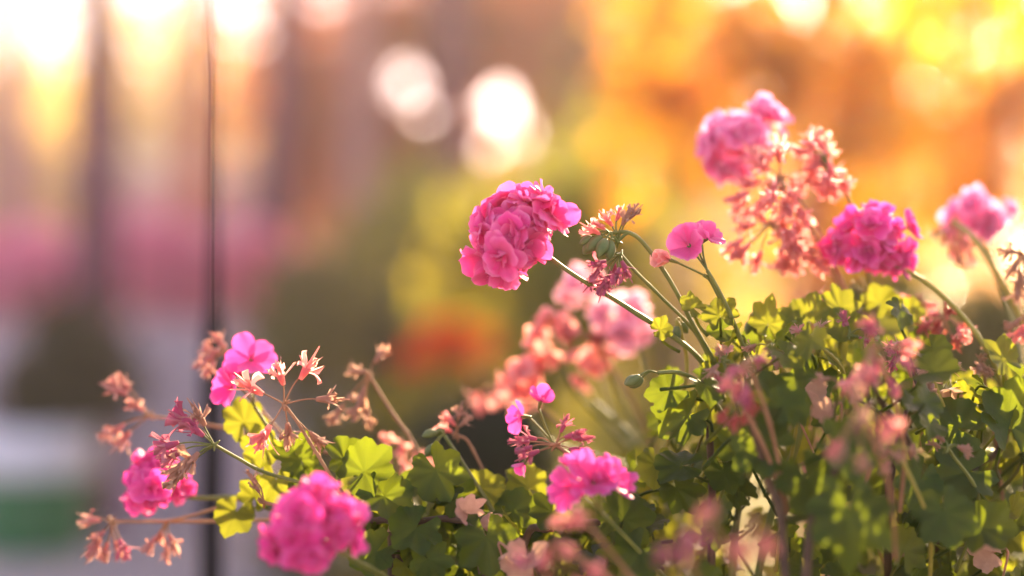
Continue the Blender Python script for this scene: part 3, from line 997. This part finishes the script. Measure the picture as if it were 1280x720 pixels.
# --- sprawling left plant
p = PL['sprawl']
bloom(p, (190, 602, .865), 82, [(410, 640, .84), (330, 622, .86), (240, 622, .868)], 'petal_mag', 12, (-0.5, -0.55, 0.35), seed=1, extra=[(225, 612, .868), (205, 570, .866)])
bloom(p, (386, 660, .715), 103, [(520, 742, .80), (470, 715, .75), (425, 690, .73)], 'petal_mag', 14, (-0.2, -0.85, 0.45), seed=2, extra=[(432, 640, .72), (440, 672, .718), (350, 690, .715), (400, 612, .722)])
umbel(p, (355, 505, .80), [(320, 488, .797), (352, 474, .795), (380, 466, .80), (404, 499, .803), (333, 540, .795), (360, 536, .81), (392, 545, .812)],
      [(470, 670, .83), (425, 612, .81), (393, 562, .805), (372, 528, .802)], 'dried_tan', rad_px=29, seed=3, alt='dried_pink')
umbel(p, (268, 556, .80), [(248, 540, .80), (236, 528, .803), (252, 525, .795), (232, 578, .797), (222, 566, .803), (243, 572, .79), (215, 556, .80), (228, 590, .8)],
      [(470, 640, .83), (390, 608, .815), (330, 590, .81), (296, 572, .805)], 'dried_mauve', 'stalk', 29, 4, alt='dried_tan')
umbel(p, (188, 520, .885), [(152, 490, .885), (158, 483, .89), (150, 534, .88), (138, 540, .89), (158, 545, .885), (174, 510, .88)],
      [(430, 570, .86), (340, 550, .875), (270, 533, .88)], 'dried_rose', rad_px=23, seed=5)
umbel(p, (140, 652, .865), [(118, 650, .87), (126, 668, .86), (133, 684, .865), (146, 682, .87), (152, 680, .86), (122, 680, .86)],
      [(440, 650, .85), (350, 650, .86), (250, 652, .865)], 'dried_rose', rad_px=22, seed=6, alt='dried_mauve')
umbel(p, (208, 652, .862), [(192, 676, .86), (200, 668, .867), (208, 686, .865), (214, 674, .86)], [(400, 628, .85), (330, 616, .86), (256, 640, .86)], 'dried_rose', rad_px=20, seed=7)
umbel(p, (282, 440, .88), [(262, 448, .88), (270, 440, .885), (278, 430, .88), (266, 456, .875)], [(400, 590, .86), (350, 540, .87), (310, 490, .88)], 'dried_rose', rad_px=21, seed=8)
umbel(p, (330, 628, .79), [(318, 600, .79), (322, 612, .787)], [(440, 655, .81), (390, 646, .80), (352, 634, .793)], 'dried_tan', rad_px=17, seed=9, alt='dried_mauve')
umbel(p, (462, 470, .875), [(452, 465, .875), (472, 448, .878), (448, 508, .87), (458, 512, .88), (425, 512, .875), (455, 490, .875)],
      [(560, 650, .87), (520, 560, .875), (490, 515, .876)], 'dried_tan', rad_px=23, seed=10)
cloud_umbel(p, (500, 560, .93), 70, 9, [(560, 690, .93), (520, 620, .93)], 'dried_pink', rad_px=18, seed=11)
# open single flower
def singles(pl, hub, fl, pts, mat='petal', seed=0, narrow=0.85):
    r = random.Random(seed)
    h = P(*hub)
    mb = MB()
    q = [P(*x) for x in pts] + [h]
    tube(mb, q, 0.0014, 0.0011, 9, 7)
    es = []
    for (x, y, d, sz, ax, n, tilt) in fl:
        e = P(x, y, d); av = Vector(ax).normalized()
        tube(mb, [h, h.lerp(e, .5) - av * .003, e - av * 0.0045], 0.0006, 0.0006, 6, 4)
        tube(mb, [e - av * 0.006, e - av * 0.003, e + av * 0.001], 0.0006, 0.0013, 7, 3)
        es.append((e, av, px2m(sz, d), n, tilt))
    st = mb.build('flower_stalk', M['stalk'], pl, q[0])
    for e, av, sz, n, tilt in es:
        f = MB(); floret_single(f, e, av, sz, r, n, tilt, None, narrow)
        f.build('floret', M[mat], st, e)
singles(p, (318, 508, .84), [(314, 450, .838, 38, (0.2, -0.8, 0.5), 5, 1.2), (292, 484, .838, 32, (-0.6, -0.7, 0.1), 7, 0.85), (302, 468, .845, 26, (-0.4, -0.5, 0.6), 6, 0.6)],
        [(420, 620, .84), (360, 570, .84)], 'petal_mag', 12)

# --- low middle plant
p = PL['low']
def buds(pl, hub, bl, pts, smat='stalk', seed=0):
    r = random.Random(seed)
    h = P(*hub); mb = MB()
    q = [P(*x) for x in pts] + [h]
    tube(mb, q, 0.0014, 0.0011, 9, 7)
    es = []
    for x, y, d, L in bl:
        e = P(x, y, d)
        mid = h.lerp(e, .5) + Vector((0, 0, .002))
        tube(mb, [h, mid, e], 0.0005, 0.0006, 6, 4)
        es.append((e, (e - mid).normalized(), px2m(L, d)))
    st = mb.build('flower_stalk', M[smat], pl, q[0])
    for e, dv, L in es:
        f = MB(); bud_shape(f, e, dv, L, r)
        f.build('bud', M['bud'], st, e)
buds(p, (556, 545, .83), [(545, 540, .828, 19), (553, 538, .832, 18), (548, 552, .828, 17), (542, 556, .83, 19)], [(640, 680, .82), (612, 632, .825), (578, 578, .83)], seed=1)
umbel(p, (572, 545, .85), [(565, 528, .85), (578, 530, .848), (560, 538, .852), (574, 520, .85)], [(640, 660, .86), (605, 590, .855), (585, 552, .852)], 'dried_pink', rad_px=17, seed=21, alt='dried_tan')
singles(p, (692, 556, .785), [(652, 520, .782, 26, (-0.8, -0.4, 0.1), 4, 0.9), (676, 502, .782, 24, (0.2, -0.5, 0.8), 4, 0.7), (655, 578, .78, 20, (-.4, -.5, -.6), 3, 0.6)],
        [(800, 640, .80), (755, 602, .79), (722, 575, .787)], 'petal_mag', 22)
umbel(p, (694, 556, .784), [(660, 560, .78), (665, 548, .788), (656, 552, .784), (703, 535, .785), (712, 545, .78), (722, 548, .787), (718, 562, .785), (668, 566, .783)],
      [(800, 642, .80), (758, 605, .79), (724, 577, .787)], 'dried_mauve', 'stalk_dry', 20, 23)
singles(p, (752, 640, .757), [(714, 612, .752, 36, (-0.5, -0.75, 0.3), 11, 1.05), (742, 604, .75, 44, (0.05, -0.7, 0.7), 13, 0.9), (760, 604, .755, 38, (0.6, -0.45, 0.6), 11, 0.8), (722, 590, .758, 32, (-0.3, -0.2, 0.9), 9, 0.65)],
        [(850, 742, .79), (800, 690, .77)], 'petal_mag', 24, 0.52)
cloud_umbel(p, (695, 690, .655), 110, 9, [(830, 780, .72), (760, 720, .68)], 'dried_pink', rad_px=22, seed=25, alt='dried_mauve')
cloud_umbel(p, (722, 645, .67), 60, 4, [(830, 770, .72), (780, 710, .69)], 'dried_pink', rad_px=20, seed=26)

# --- tall plant
p = PL['tall']
bloom(p, (648, 292, .80), 111, [(905, 500, .84), (868, 442, .82), (790, 388, .81), (715, 342, .803)], 'petal', 18, (-0.62, -0.60, 0.40), seed=31, extra=[(680, 250, .803), (688, 268, .797), (624, 338, .796), (608, 322, .80)])
umbel(p, (772, 302, .80), [(762, 278, .80), (772, 272, .803), (780, 276, .797), (745, 290, .80), (752, 284, .795), (790, 270, .80)],
      [(800, 298, .803), (786, 291, .80)], 'dried_pink', 'stalk', 19, 32, alt='dried_tan')
umbel(p, (776, 318, .805), [(750, 336, .80), (762, 345, .803), (772, 340, .797), (745, 346, .807), (757, 352, .80), (768, 334, .81), (780, 332, .80), (752, 328, .795)],
      [(905, 490, .83), (872, 420, .82), (830, 375, .812), (795, 340, .807)], 'dried_mauve', 'stalk', 22, 33)
buds(p, (766, 291, .80), [(752, 296, .798, 26), (758, 300, .795, 27), (746, 301, .80, 24), (764, 302, .797, 24), (740, 296, .8, 18)],
     [(895, 455, .822), (866, 405, .813), (838, 352, .806), (806, 306, .802), (786, 291, .80)], seed=34)
singles(p, (884, 338, .80), [(862, 308, .798, 30, (-0.45, -0.75, 0.4), 7, 1.0), (884, 298, .80, 25, (0.55, -0.6, 0.5), 6, 0.9), (872, 296, .808, 24, (0.1, -0.2, 0.95), 5, 0.7)],
        [(950, 490, .82), (922, 415, .81), (902, 370, .803)], 'petal', 35)
singles(p, (880, 344, .80), [(838, 325, .80, 25, (-0.75, -0.3, 0.25), 6, 0.28)], [(900, 372, .804), (888, 350, .803)], 'petal_salmon', 36)
buds(p, (822, 466, .80), [(800, 470, .798, 22), (803, 472, .80, 20), (797, 471, .80, 19)], [(905, 520, .82), (878, 482, .81), (850, 466, .80)], seed=37)

# --- soft heads at the back
p = PL['soft']
for i, (x, y, d, s, mt, nn) in enumerate(((726, 360, .985, 62, 'petal_pale', 8), (692, 418, .955, 70, 'petal_salmon', 8), (655, 478, .95, 72, 'petal_salmon', 8), (780, 402, .985, 84, 'petal_pale', 9), (742, 456, .99, 58, 'petal_salmon', 6))):
    bloom(p, (x, y, d), s, [(860, 690, 1.0), (820, 600, 1.0), (x + 26, y + 70, d)], mt, nn, (-0.4, -0.6, 0.4), False, seed=40 + i)
cloud_umbel(p, (735, 425, .96), 60, 6, [(850, 640, 1.0), (790, 500, .98)], 'dried_red', rad_px=17, seed=46)
cloud_umbel(p, (610, 488, .98), 44, 5, [(800, 640, 1.0), (690, 520, .99)], 'dried_pink', rad_px=18, seed=47)

# --- bushy plant
p = PL['bushy']
bloom(p, (926, 182, .925), 94, [(1085, 470, .92), (1050, 350, .92), (985, 250, .924)], 'petal_hot', 14, (-0.5, -0.5, 0.45), seed=51, extra=[(950, 136, .926), (965, 150, .926), (900, 205, .925)])
cloud_umbel(p, (975, 235, .875), 120, 24, [(1085, 450, .88), (1060, 370, .878), (1020, 280, .876)], 'dried_pink', rad_px=26, seed=52, hang=0.1)
cloud_umbel(p, (1030, 205, .878), 80, 15, [(1105, 450, .88), (1085, 340, .88), (1062, 250, .878)], 'dried_pink', 'stalk', 24, seed=53, hang=0.2)
cloud_umbel(p, (962, 290, .872), 100, 16, [(1080, 460, .88), (1055, 360, .876), (1000, 270, .873)], 'dried_pink', rad_px=24, seed=54, hang=0.3)
cloud_umbel(p, (1000, 305, .876), 70, 12, [(1085, 460, .88), (1040, 340, .876)], 'dried_pink', rad_px=22, seed=55, hang=0.3)
bloom(p, (1090, 302, .865), 94, [(1275, 540, .83), (1232, 435, .835), (1165, 358, .85)], 'petal_mag', 15, (0.1, -0.85, 0.4), seed=56, smat='stalk_gold', extra=[(1135, 285, .866), (1045, 310, .865), (1128, 318, .866)])
cloud_umbel(p, (1182, 402, .85), 58, 11, [(1150, 560, .86), (1162, 500, .855), (1172, 440, .852)], 'dried_red', rad_px=18, seed=57, hang=0.4, alt='dried_pink')
umbel(p, (1150, 372, .88), [(1135, 372, .88), (1142, 384, .885), (1160, 380, .88)], [(1180, 500, .88), (1170, 430, .88)], 'dried_pink', rad_px=15, seed=58)

# --- plant at the right edge
p = PL['edge']
bloom(p, (1226, 276, .955), 78, [(1290, 520, .93), (1270, 420, .94), (1240, 320, .95)], 'petal_hot', 10, (-0.2, -0.5, 0.6), False, seed=61)
umbel(p, (1193, 276, .935), [(1176, 288, .93), (1184, 292, .935), (1196, 296, .94), (1206, 300, .935), (1200, 320, .935), (1190, 310, .94), (1212, 318, .93)],
      [(1330, 520, .86), (1272, 390, .875), (1225, 308, .90)], 'dried_pink', 'stalk_gold', 19, 62, alt='dried_tan', sr=0.0022)
umbel(p, (1278, 318, .86), [(1270, 330, .86), (1276, 345, .86), (1268, 315, .86), (1284, 335, .865), (1272, 360, .86)], [(1300, 520, .85), (1296, 420, .855)], 'dried_tan', rad_px=22, seed=63)
umbel(p, (1284, 396, .84), [(1272, 402, .84), (1276, 412, .84), (1283, 410, .84)], [(1296, 560, .84), (1292, 480, .84)], 'dried_tan', rad_px=22, seed=64, alt='dried_pink')

# --- nearest plant
p = PL['near']
cloud_umbel(p, (1090, 445, .715), 110, 11, [(1125, 640, .75), (1130, 560, .735), (1115, 490, .72)], 'dried_mauve', rad_px=22, seed=71, hang=0.0, alt='dried_pink')
cloud_umbel(p, (1072, 522, .665), 110, 8, [(1120, 700, .72), (1110, 600, .69)], 'dried_tan', 'stalk_dry', 21, seed=72, alt='dried_pink')
cloud_umbel(p, (935, 458, .715), 74, 8, [(985, 640, .75), (965, 540, .73)], 'dried_mauve', rad_px=20, seed=73, alt='dried_pink')
cloud_umbel(p, (925, 505, .725), 50, 5, [(985, 650, .75), (960, 570, .735)], 'dried_red', rad_px=18, seed=74)
cloud_umbel(p, (885, 655, .60), 70, 5, [(960, 790, .66), (920, 710, .63)], 'dried_mauve', rad_px=20, seed=75, alt='dried_pink')
cloud_umbel(p, (938, 655, .60), 60, 4, [(990, 790, .66), (960, 710, .63)], 'dried_pink', rad_px=20, seed=76)
cloud_umbel(p, (850, 695, .60), 60, 4, [(920, 800, .66), (880, 740, .63)], 'dried_mauve', rad_px=20, seed=77)

# --- more thin arching stalks with small withered heads over the right hand leaves
AR = random.Random(5)
for key, x, y, d, mt, n in (('tall', 962, 432, .79, 'dried_tan', 4), ('bushy', 1012, 420, .80, 'dried_rose', 4), ('bushy', 1062, 418, .82, 'dried_mauve', 5), ('bushy', 1128, 432, .80, 'dried_mauve', 5),
                         ('edge', 1165, 468, .80, 'dried_tan', 4), ('edge', 1225, 448, .83, 'dried_tan', 3), ('tall', 905, 452, .78, 'dried_rose', 5), ('bushy', 1015, 372, .86, 'dried_tan', 3),
                         ('near', 1050, 480, .74, 'dried_tan', 4), ('tall', 935, 520, .77, 'dried_mauve', 4), ('edge', 1185, 560, .77, 'dried_tan', 3), ('near', 1120, 560, .73, 'dried_rose', 4)):
    fl = [(x + AR.uniform(-22, 22), y + AR.uniform(-16, 20), d + AR.uniform(-.008, .008)) for _ in range(n)]
    umbel(PL[key], (x, y, d), fl, [(x + AR.uniform(-10, 60), y + AR.uniform(150, 210), d + .04), (x + AR.uniform(15, 50), y + AR.uniform(50, 90), d + .015)], mt, AR.choice(['stalk_gold', 'stalk_dry', 'stalk']), 17, AR.randint(0, 999), alt='dried_tan')
for key, x, y, d in (('tall', 845, 400, .82), ('tall', 1000, 385, .84), ('bushy', 1075, 350, .88), ('bushy', 1120, 365, .88), ('edge', 1245, 440, .84), ('tall', 940, 392, .84)):
    bl = [(x + AR.uniform(-9, 9), y + AR.uniform(2, 16), d + AR.uniform(-.004, .004), AR.uniform(15, 21)) for _ in range(AR.randint(2, 4))]
    buds(PL[key], (x, y, d), bl, [(x + AR.uniform(-20, 40), y + 170, d + .02), (x + AR.uniform(10, 24), y + 70, d + .01), (x + 6, y + 14, d)], 'stalk_gold', AR.randint(0, 99))

# ------------------------------------------------------------------ leaves
count = {k: 0 for k in PL}
def hero(key, x, y, d, s, nx=0.0, nz=0.3, ang=-90, mat='leaf', foot=None):
    """ang: direction of the leaf tip in the picture, degrees, 0 = right, 90 = up"""
    nrm = Vector((nx, -1, nz))
    a = R(ang)
    tip = RGT * math.cos(a) + UPV * math.sin(a)
    f = P(*foot) if foot else None
    add_leaf(PL[key], P(x, y, d), nrm, tip, px2m(s, d) * 1.05, M[mat], f)
    count[key] += 1

# x, y = where the leaf stalk meets the blade
for a in [
    ('sprawl', 305, 528, .845, 62, 0.3, 0.2, 100, 'leaf_young', (330, 580, .85)), ('sprawl', 332, 562, .84, 60, -0.4, 0.2, 160, 'leaf_young', (380, 600, .84)),
    ('sprawl', 295, 640, .845, 58, 0.2, 0.5, -110, 'leaf_young', (350, 630, .85)), ('sprawl', 318, 620, .84, 55, 0.9, 0.1, 80, 'leaf_young', (360, 640, .84)),
    ('sprawl', 345, 600, .835, 60, -0.3, 0.4, -80, 'leaf_young', (380, 610, .84)), ('sprawl', 375, 575, .83, 66, 0.2, 0.5, 120, 'leaf', (400, 620, .83)),
    ('sprawl', 430, 575, .82, 62, 0.9, 0.1, 100, 'leaf', (430, 640, .82)), ('sprawl', 455, 590, .81, 84, -0.2, 0.5, 40, 'leaf', (420, 640, .82)),
    ('sprawl', 480, 620, .80, 80, 0.2, 0.8, -40, 'leaf', (450, 660, .81)), ('sprawl', 390, 600, .83, 60, 0.3, 0.6, -150, 'leaf', (430, 640, .83)),
    ('low', 545, 588, .81, 84, -0.3, 0.25, -60, 'leaf', (570, 660, .82)), ('low', 520, 660, .79, 78, 0.3, 0.7, -130, 'leaf', None),
    ('low', 608, 672, .78, 84, 0.1, 0.25, -85, 'leaf', (600, 740, .80)), ('low', 535, 700, .78, 60, 0.2, 0.4, -60, 'leaf', None),
    ('low', 600, 610, .83, 62, 0.0, 0.6, -30, 'leaf_young', None), ('low', 640, 640, .82, 70, -.3, .5, 20, 'leaf', None), ('low', 575, 620, .82, 70, 0.4, 0.6, 200, 'leaf', None),
    ('low', 690, 640, .80, 62, 0.2, 0.6, -120, 'leaf', None), ('low', 780, 650, .78, 86, 0.3, 0.5, 60, 'leaf', None), ('low', 800, 690, .77, 80, -0.2, 0.3, -120, 'leaf', None),
    ('low', 470, 690, .79, 70, -.2, .5, -140, 'leaf', None), ('low', 660, 610, .84, 60, .3, .4, 140, 'leaf_young', None),
    ('tall', 866, 384, .80, 40, 0.5, 0.5, 150, 'leaf_young', (885, 420, .805)), ('tall', 825, 412, .805, 36, 0.2, 0.4, 20, 'leaf_young', (850, 440, .81)),
    ('tall', 900, 395, .81, 56, -0.2, 0.7, 100, 'leaf_young', (900, 450, .82)), ('tall', 905, 412, .82, 50, 0.3, 0.5, -160, 'leaf', None),
    ('tall', 838, 488, .80, 56, -0.3, 0.5, 190, 'leaf', (880, 500, .81)), ('tall', 860, 520, .80, 78, -0.6, 0.3, 215, 'leaf', (890, 540, .81)),
    ('tall', 852, 582, .79, 70, -0.2, 1.3, 170, 'leaf', (900, 600, .81)), ('tall', 820, 580, .81, 60, 0.2, 0.6, -100, 'leaf_young', None),
    ('tall', 845, 610, .80, 70, 0.3, 0.5, -60, 'leaf', None), ('tall', 885, 530, .81, 60, 0.7, 0.4, 60, 'leaf_young', None), ('tall', 930, 560, .79, 66, 0.2, 0.4, 150, 'leaf', None),
    ('tall', 900, 460, .82, 56, 0.4, 0.7, 30, 'leaf_young', None), ('tall', 960, 405, .83, 60, 0.3, 0.4, 80, 'leaf_young', None), ('tall', 1010, 400, .83, 64, -0.4, 0.6, 120, 'leaf_young', None),
    ('tall', 985, 440, .82, 60, 0.1, 0.8, -20, 'leaf', None), ('tall', 1020, 470, .81, 70, 0.3, 0.6, -130, 'leaf', None), ('tall', 905, 590, .80, 60, .2, .5, -80, 'leaf', None),
    ('bushy', 1050, 385, .84, 54, 0.3, 0.5, 100, 'leaf_young', None), ('bushy', 1100, 380, .86, 56, -0.2, 0.6, 60, 'leaf_young', None), ('bushy', 1140, 400, .86, 56, 0.4, 0.6, 120, 'leaf_young', None),
    ('bushy', 1195, 535, .80, 92, -0.3, 0.3, 160, 'leaf', (1230, 570, .81)), ('bushy', 1262, 530, .80, 96, 0.3, 0.4, 80, 'leaf', (1250, 600, .81)),
    ('bushy', 1210, 590, .79, 100, 0.2, 0.7, -160, 'leaf', (1250, 640, .80)), ('bushy', 1150, 600, .78, 80, 0.3, 0.3, -120, 'leaf', None), ('bushy', 1130, 690, .77, 66, 0.5, 0.2, 60, 'leaf_young', None),
    ('bushy', 1225, 660, .76, 84, -.3, .9, -20, 'leaf', None), ('bushy', 1255, 450, .82, 60, .5, .4, 130, 'leaf_young', None),
    ('near', 1010, 600, .73, 96, 0.1, 0.4, -70, 'leaf', None), ('near', 960, 560, .74, 90, -0.2, 0.4, 160, 'leaf', None), ('near', 1060, 640, .70, 120, -0.1, 0.4, -90, 'leaf', None),
    ('near', 970, 500, .76, 90, 0.2, 0.6, 10, 'leaf', None), ('near', 1050, 560, .72, 96, 0.3, 0.5, -30, 'leaf', None), ('near', 1180, 640, .74, 90, 0.0, 0.3, -80, 'leaf', None)]:
    hero(*a)

TOP = [(440, 585), (500, 590), (560, 600), (640, 615), (700, 630), (760, 620), (800, 560), (830, 470), (860, 425), (900, 412), (960, 402), (1010, 398), (1080, 385), (1130, 385), (1180, 450), (1230, 480), (1290, 470), (1340, 470)]
def top_y(x):
    for (x0, y0), (x1, y1) in zip(TOP, TOP[1:]):
        if x0 <= x <= x1:
            return y0 + (y1 - y0) * (x - x0) / (x1 - x0)
    return 720

def fill(key, x0, x1, n, smin, smax, dlo, dhi, young=0.25, r=rng):
    k = 0
    while k < n and count[key] < 98:
        x = r.uniform(x0, x1)
        ty = top_y(x)
        y = r.uniform(ty + 6, 770)
        if y < ty:
            continue
        depth_in = (y - ty) / (770 - ty)
        d = r.uniform(dlo + 0.05 * (1 - depth_in), dhi)
        s = r.uniform(smin, smax) * 0.80
        nrm = Vector((r.gauss(-0.1, 0.6), r.gauss(-0.55, 0.5), r.gauss(0.55, 0.45)))
        tip = Vector((r.gauss(0, 0.8), r.gauss(-0.4, 0.5), r.gauss(-0.35, 0.6)))
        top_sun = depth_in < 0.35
        mt = 'leaf_young' if r.random() < (young * (2.2 if top_sun else 0.7)) else 'leaf'  # sunlit top put into the colour: paler young leaves are likelier there
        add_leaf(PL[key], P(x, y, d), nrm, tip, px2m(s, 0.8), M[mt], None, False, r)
        count[key] += 1
        k += 1
fill('sprawl', 440, 560, 46, 50, 84, .78, .95)
fill('low', 520, 800, 84, 50, 86, .77, .98)
fill('tall', 800, 1040, 80, 46, 80, .79, .98, 0.4)
fill('soft', 620, 900, 60, 50, 80, .95, 1.10, 0.6)
fill('bushy', 1020, 1290, 92, 48, 88, .78, 1.0, 0.3)
fill('near', 860, 1180, 22, 50, 80, .70, .80, 0.2)
fill('edge', 1160, 1340, 80, 50, 88, .78, 1.0, 0.3)

def fill_mass(key, x0, x1, n, dlo, dhi, young, r=rng):
    """the smaller leaves deeper inside the plant, as one part"""
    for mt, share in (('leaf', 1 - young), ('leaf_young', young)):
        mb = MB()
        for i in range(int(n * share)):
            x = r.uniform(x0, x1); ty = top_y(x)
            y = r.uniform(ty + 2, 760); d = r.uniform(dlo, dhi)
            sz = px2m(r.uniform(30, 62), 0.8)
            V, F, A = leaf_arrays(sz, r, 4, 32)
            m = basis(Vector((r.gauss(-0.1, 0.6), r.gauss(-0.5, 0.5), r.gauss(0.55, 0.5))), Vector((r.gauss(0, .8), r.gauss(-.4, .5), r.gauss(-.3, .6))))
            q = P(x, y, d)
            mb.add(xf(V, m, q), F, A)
            tube(mb, [q + Vector((r.uniform(-.012, .012), .012, -sz)), q - m @ Vector((0, .3, .5)) * sz * .4, q], 0.0009, 0.0006, 5, 4)
        if mb.n:
            o = mb.build('foliage' if mt == 'leaf' else 'young_foliage', M[mt], PL[key], WORLD[PL[key].name])
            o['kind'] = 'stuff'
fill_mass('sprawl', 440, 560, 40, .80, .96, .25)
fill_mass('low', 540, 800, 80, .80, .98, .3)
fill_mass('tall', 800, 1040, 120, .80, .98, .45)
fill_mass('bushy', 1020, 1290, 130, .80, 1.0, .4)
fill_mass('edge', 1160, 1340, 60, .80, 1.0, .4)

# dry curled leaves and woody stems inside the bed
def dry_leaf(key, x, y, d, s):
    mb = MB()
    V, F, A = leaf_arrays(px2m(s, d), rng, 6, 42, rng.uniform(0.5, 1.2), rng.uniform(0.8, 1.8))
    m = frame((rng.uniform(-1, 1), -0.6, rng.uniform(-.6, .8)), rng.uniform(0, 6))
    q = P(x, y, d)
    mb.add(xf(V, m, q), F, A)
    tube(mb, [q, q - m @ Vector((0, 0.3, 0.3)) * px2m(s, d), q + Vector((0.005, 0.01, -0.03))], 0.0008, 0.0006, 6, 4)
    mb.build('dry_leaf', M['dried_tan'], PL[key], q)
for a in (('low', 580, 640, .79, 46), ('low', 640, 690, .77, 52), ('low', 600, 655, .80, 40), ('low', 505, 640, .81, 40), ('bushy', 1175, 490, .82, 44), ('tall', 1010, 500, .79, 50),
          ('near', 1040, 515, .76, 40), ('bushy', 1240, 690, .80, 50), ('bushy', 1110, 670, .84, 46), ('low', 660, 700, .76, 60)):
    dry_leaf(*a)

def stem(key, pts, r0=0.0026, r1=0.0018, mat='stem'):
    base = WORLD[PL[key].name]
    q = [base + Vector((rng.uniform(-.015, .015), rng.uniform(-.015, .015), -0.005))] + [P(*x) for x in pts]
    mb = MB()
    tube(mb, q, r0, r1, 9, 7, wob=0.05)
    mb.build('stem', M[mat], PL[key], q[0])
stem('sprawl', [(500, 690, .81), (450, 650, .82), (390, 615, .83)])
stem('sprawl', [(490, 680, .83), (430, 640, .85), (350, 635, .86)])
stem('sprawl', [(520, 680, .84), (500, 620, .85), (470, 570, .86)])
stem('low', [(600, 690, .80), (570, 650, .81), (500, 655, .82)])
stem('low', [(650, 700, .81), (690, 660, .80), (790, 650, .80)])
stem('low', [(640, 690, .84), (660, 640, .86), (690, 600, .88)])
stem('tall', [(890, 650, .83), (888, 560, .82), (880, 470, .815)])
stem('tall', [(920, 660, .84), (945, 560, .83), (930, 450, .82)], mat='stalk')
stem('tall', [(960, 660, .84), (1000, 540, .83), (1010, 420, .83)], mat='stalk')
stem('soft', [(835, 640, .99), (800, 560, .98), (740, 500, .97)], mat='stalk')
stem('bushy', [(1110, 640, .82), (1135, 510, .82), (1150, 440, .84)])
stem('bushy', [(1150, 620, .84), (1090, 480, .86), (1070, 380, .88)])
stem('bushy', [(1180, 640, .86), (1250, 560, .85), (1270, 480, .85)])
stem('near', [(1010, 690, .72), (1040, 600, .73), (1090, 500, .72)])
stem('near', [(980, 690, .73), (960, 600, .74), (930, 500, .73)])
stem('edge', [(1285, 620, .84), (1278, 540, .84), (1290, 460, .85)])

# ------------------------------------------------------------------ air
def haze():
    mb = MB()
    box(mb, (-60, -6, -1.0), (60, 62, 15.0))
    m, n, out = new_mat('haze_air')
    v = n.nodes.new('ShaderNodeVolumePrincipled')
    v.inputs['Color'].default_value = (0.95, 0.88, 0.87, 1)
    v.inputs['Density'].default_value = 0.0032
    v.inputs['Anisotropy'].default_value = 0.55
    n.links.new(v.outputs[0], out.inputs['Volume'])
    o = mb.build('haze', m, None, (0, 20, -1.0), smooth=False)
    o['kind'] = 'stuff'
    o['label'] = 'warm thin haze hanging in the low sunlight'
    o['category'] = 'haze'
haze()
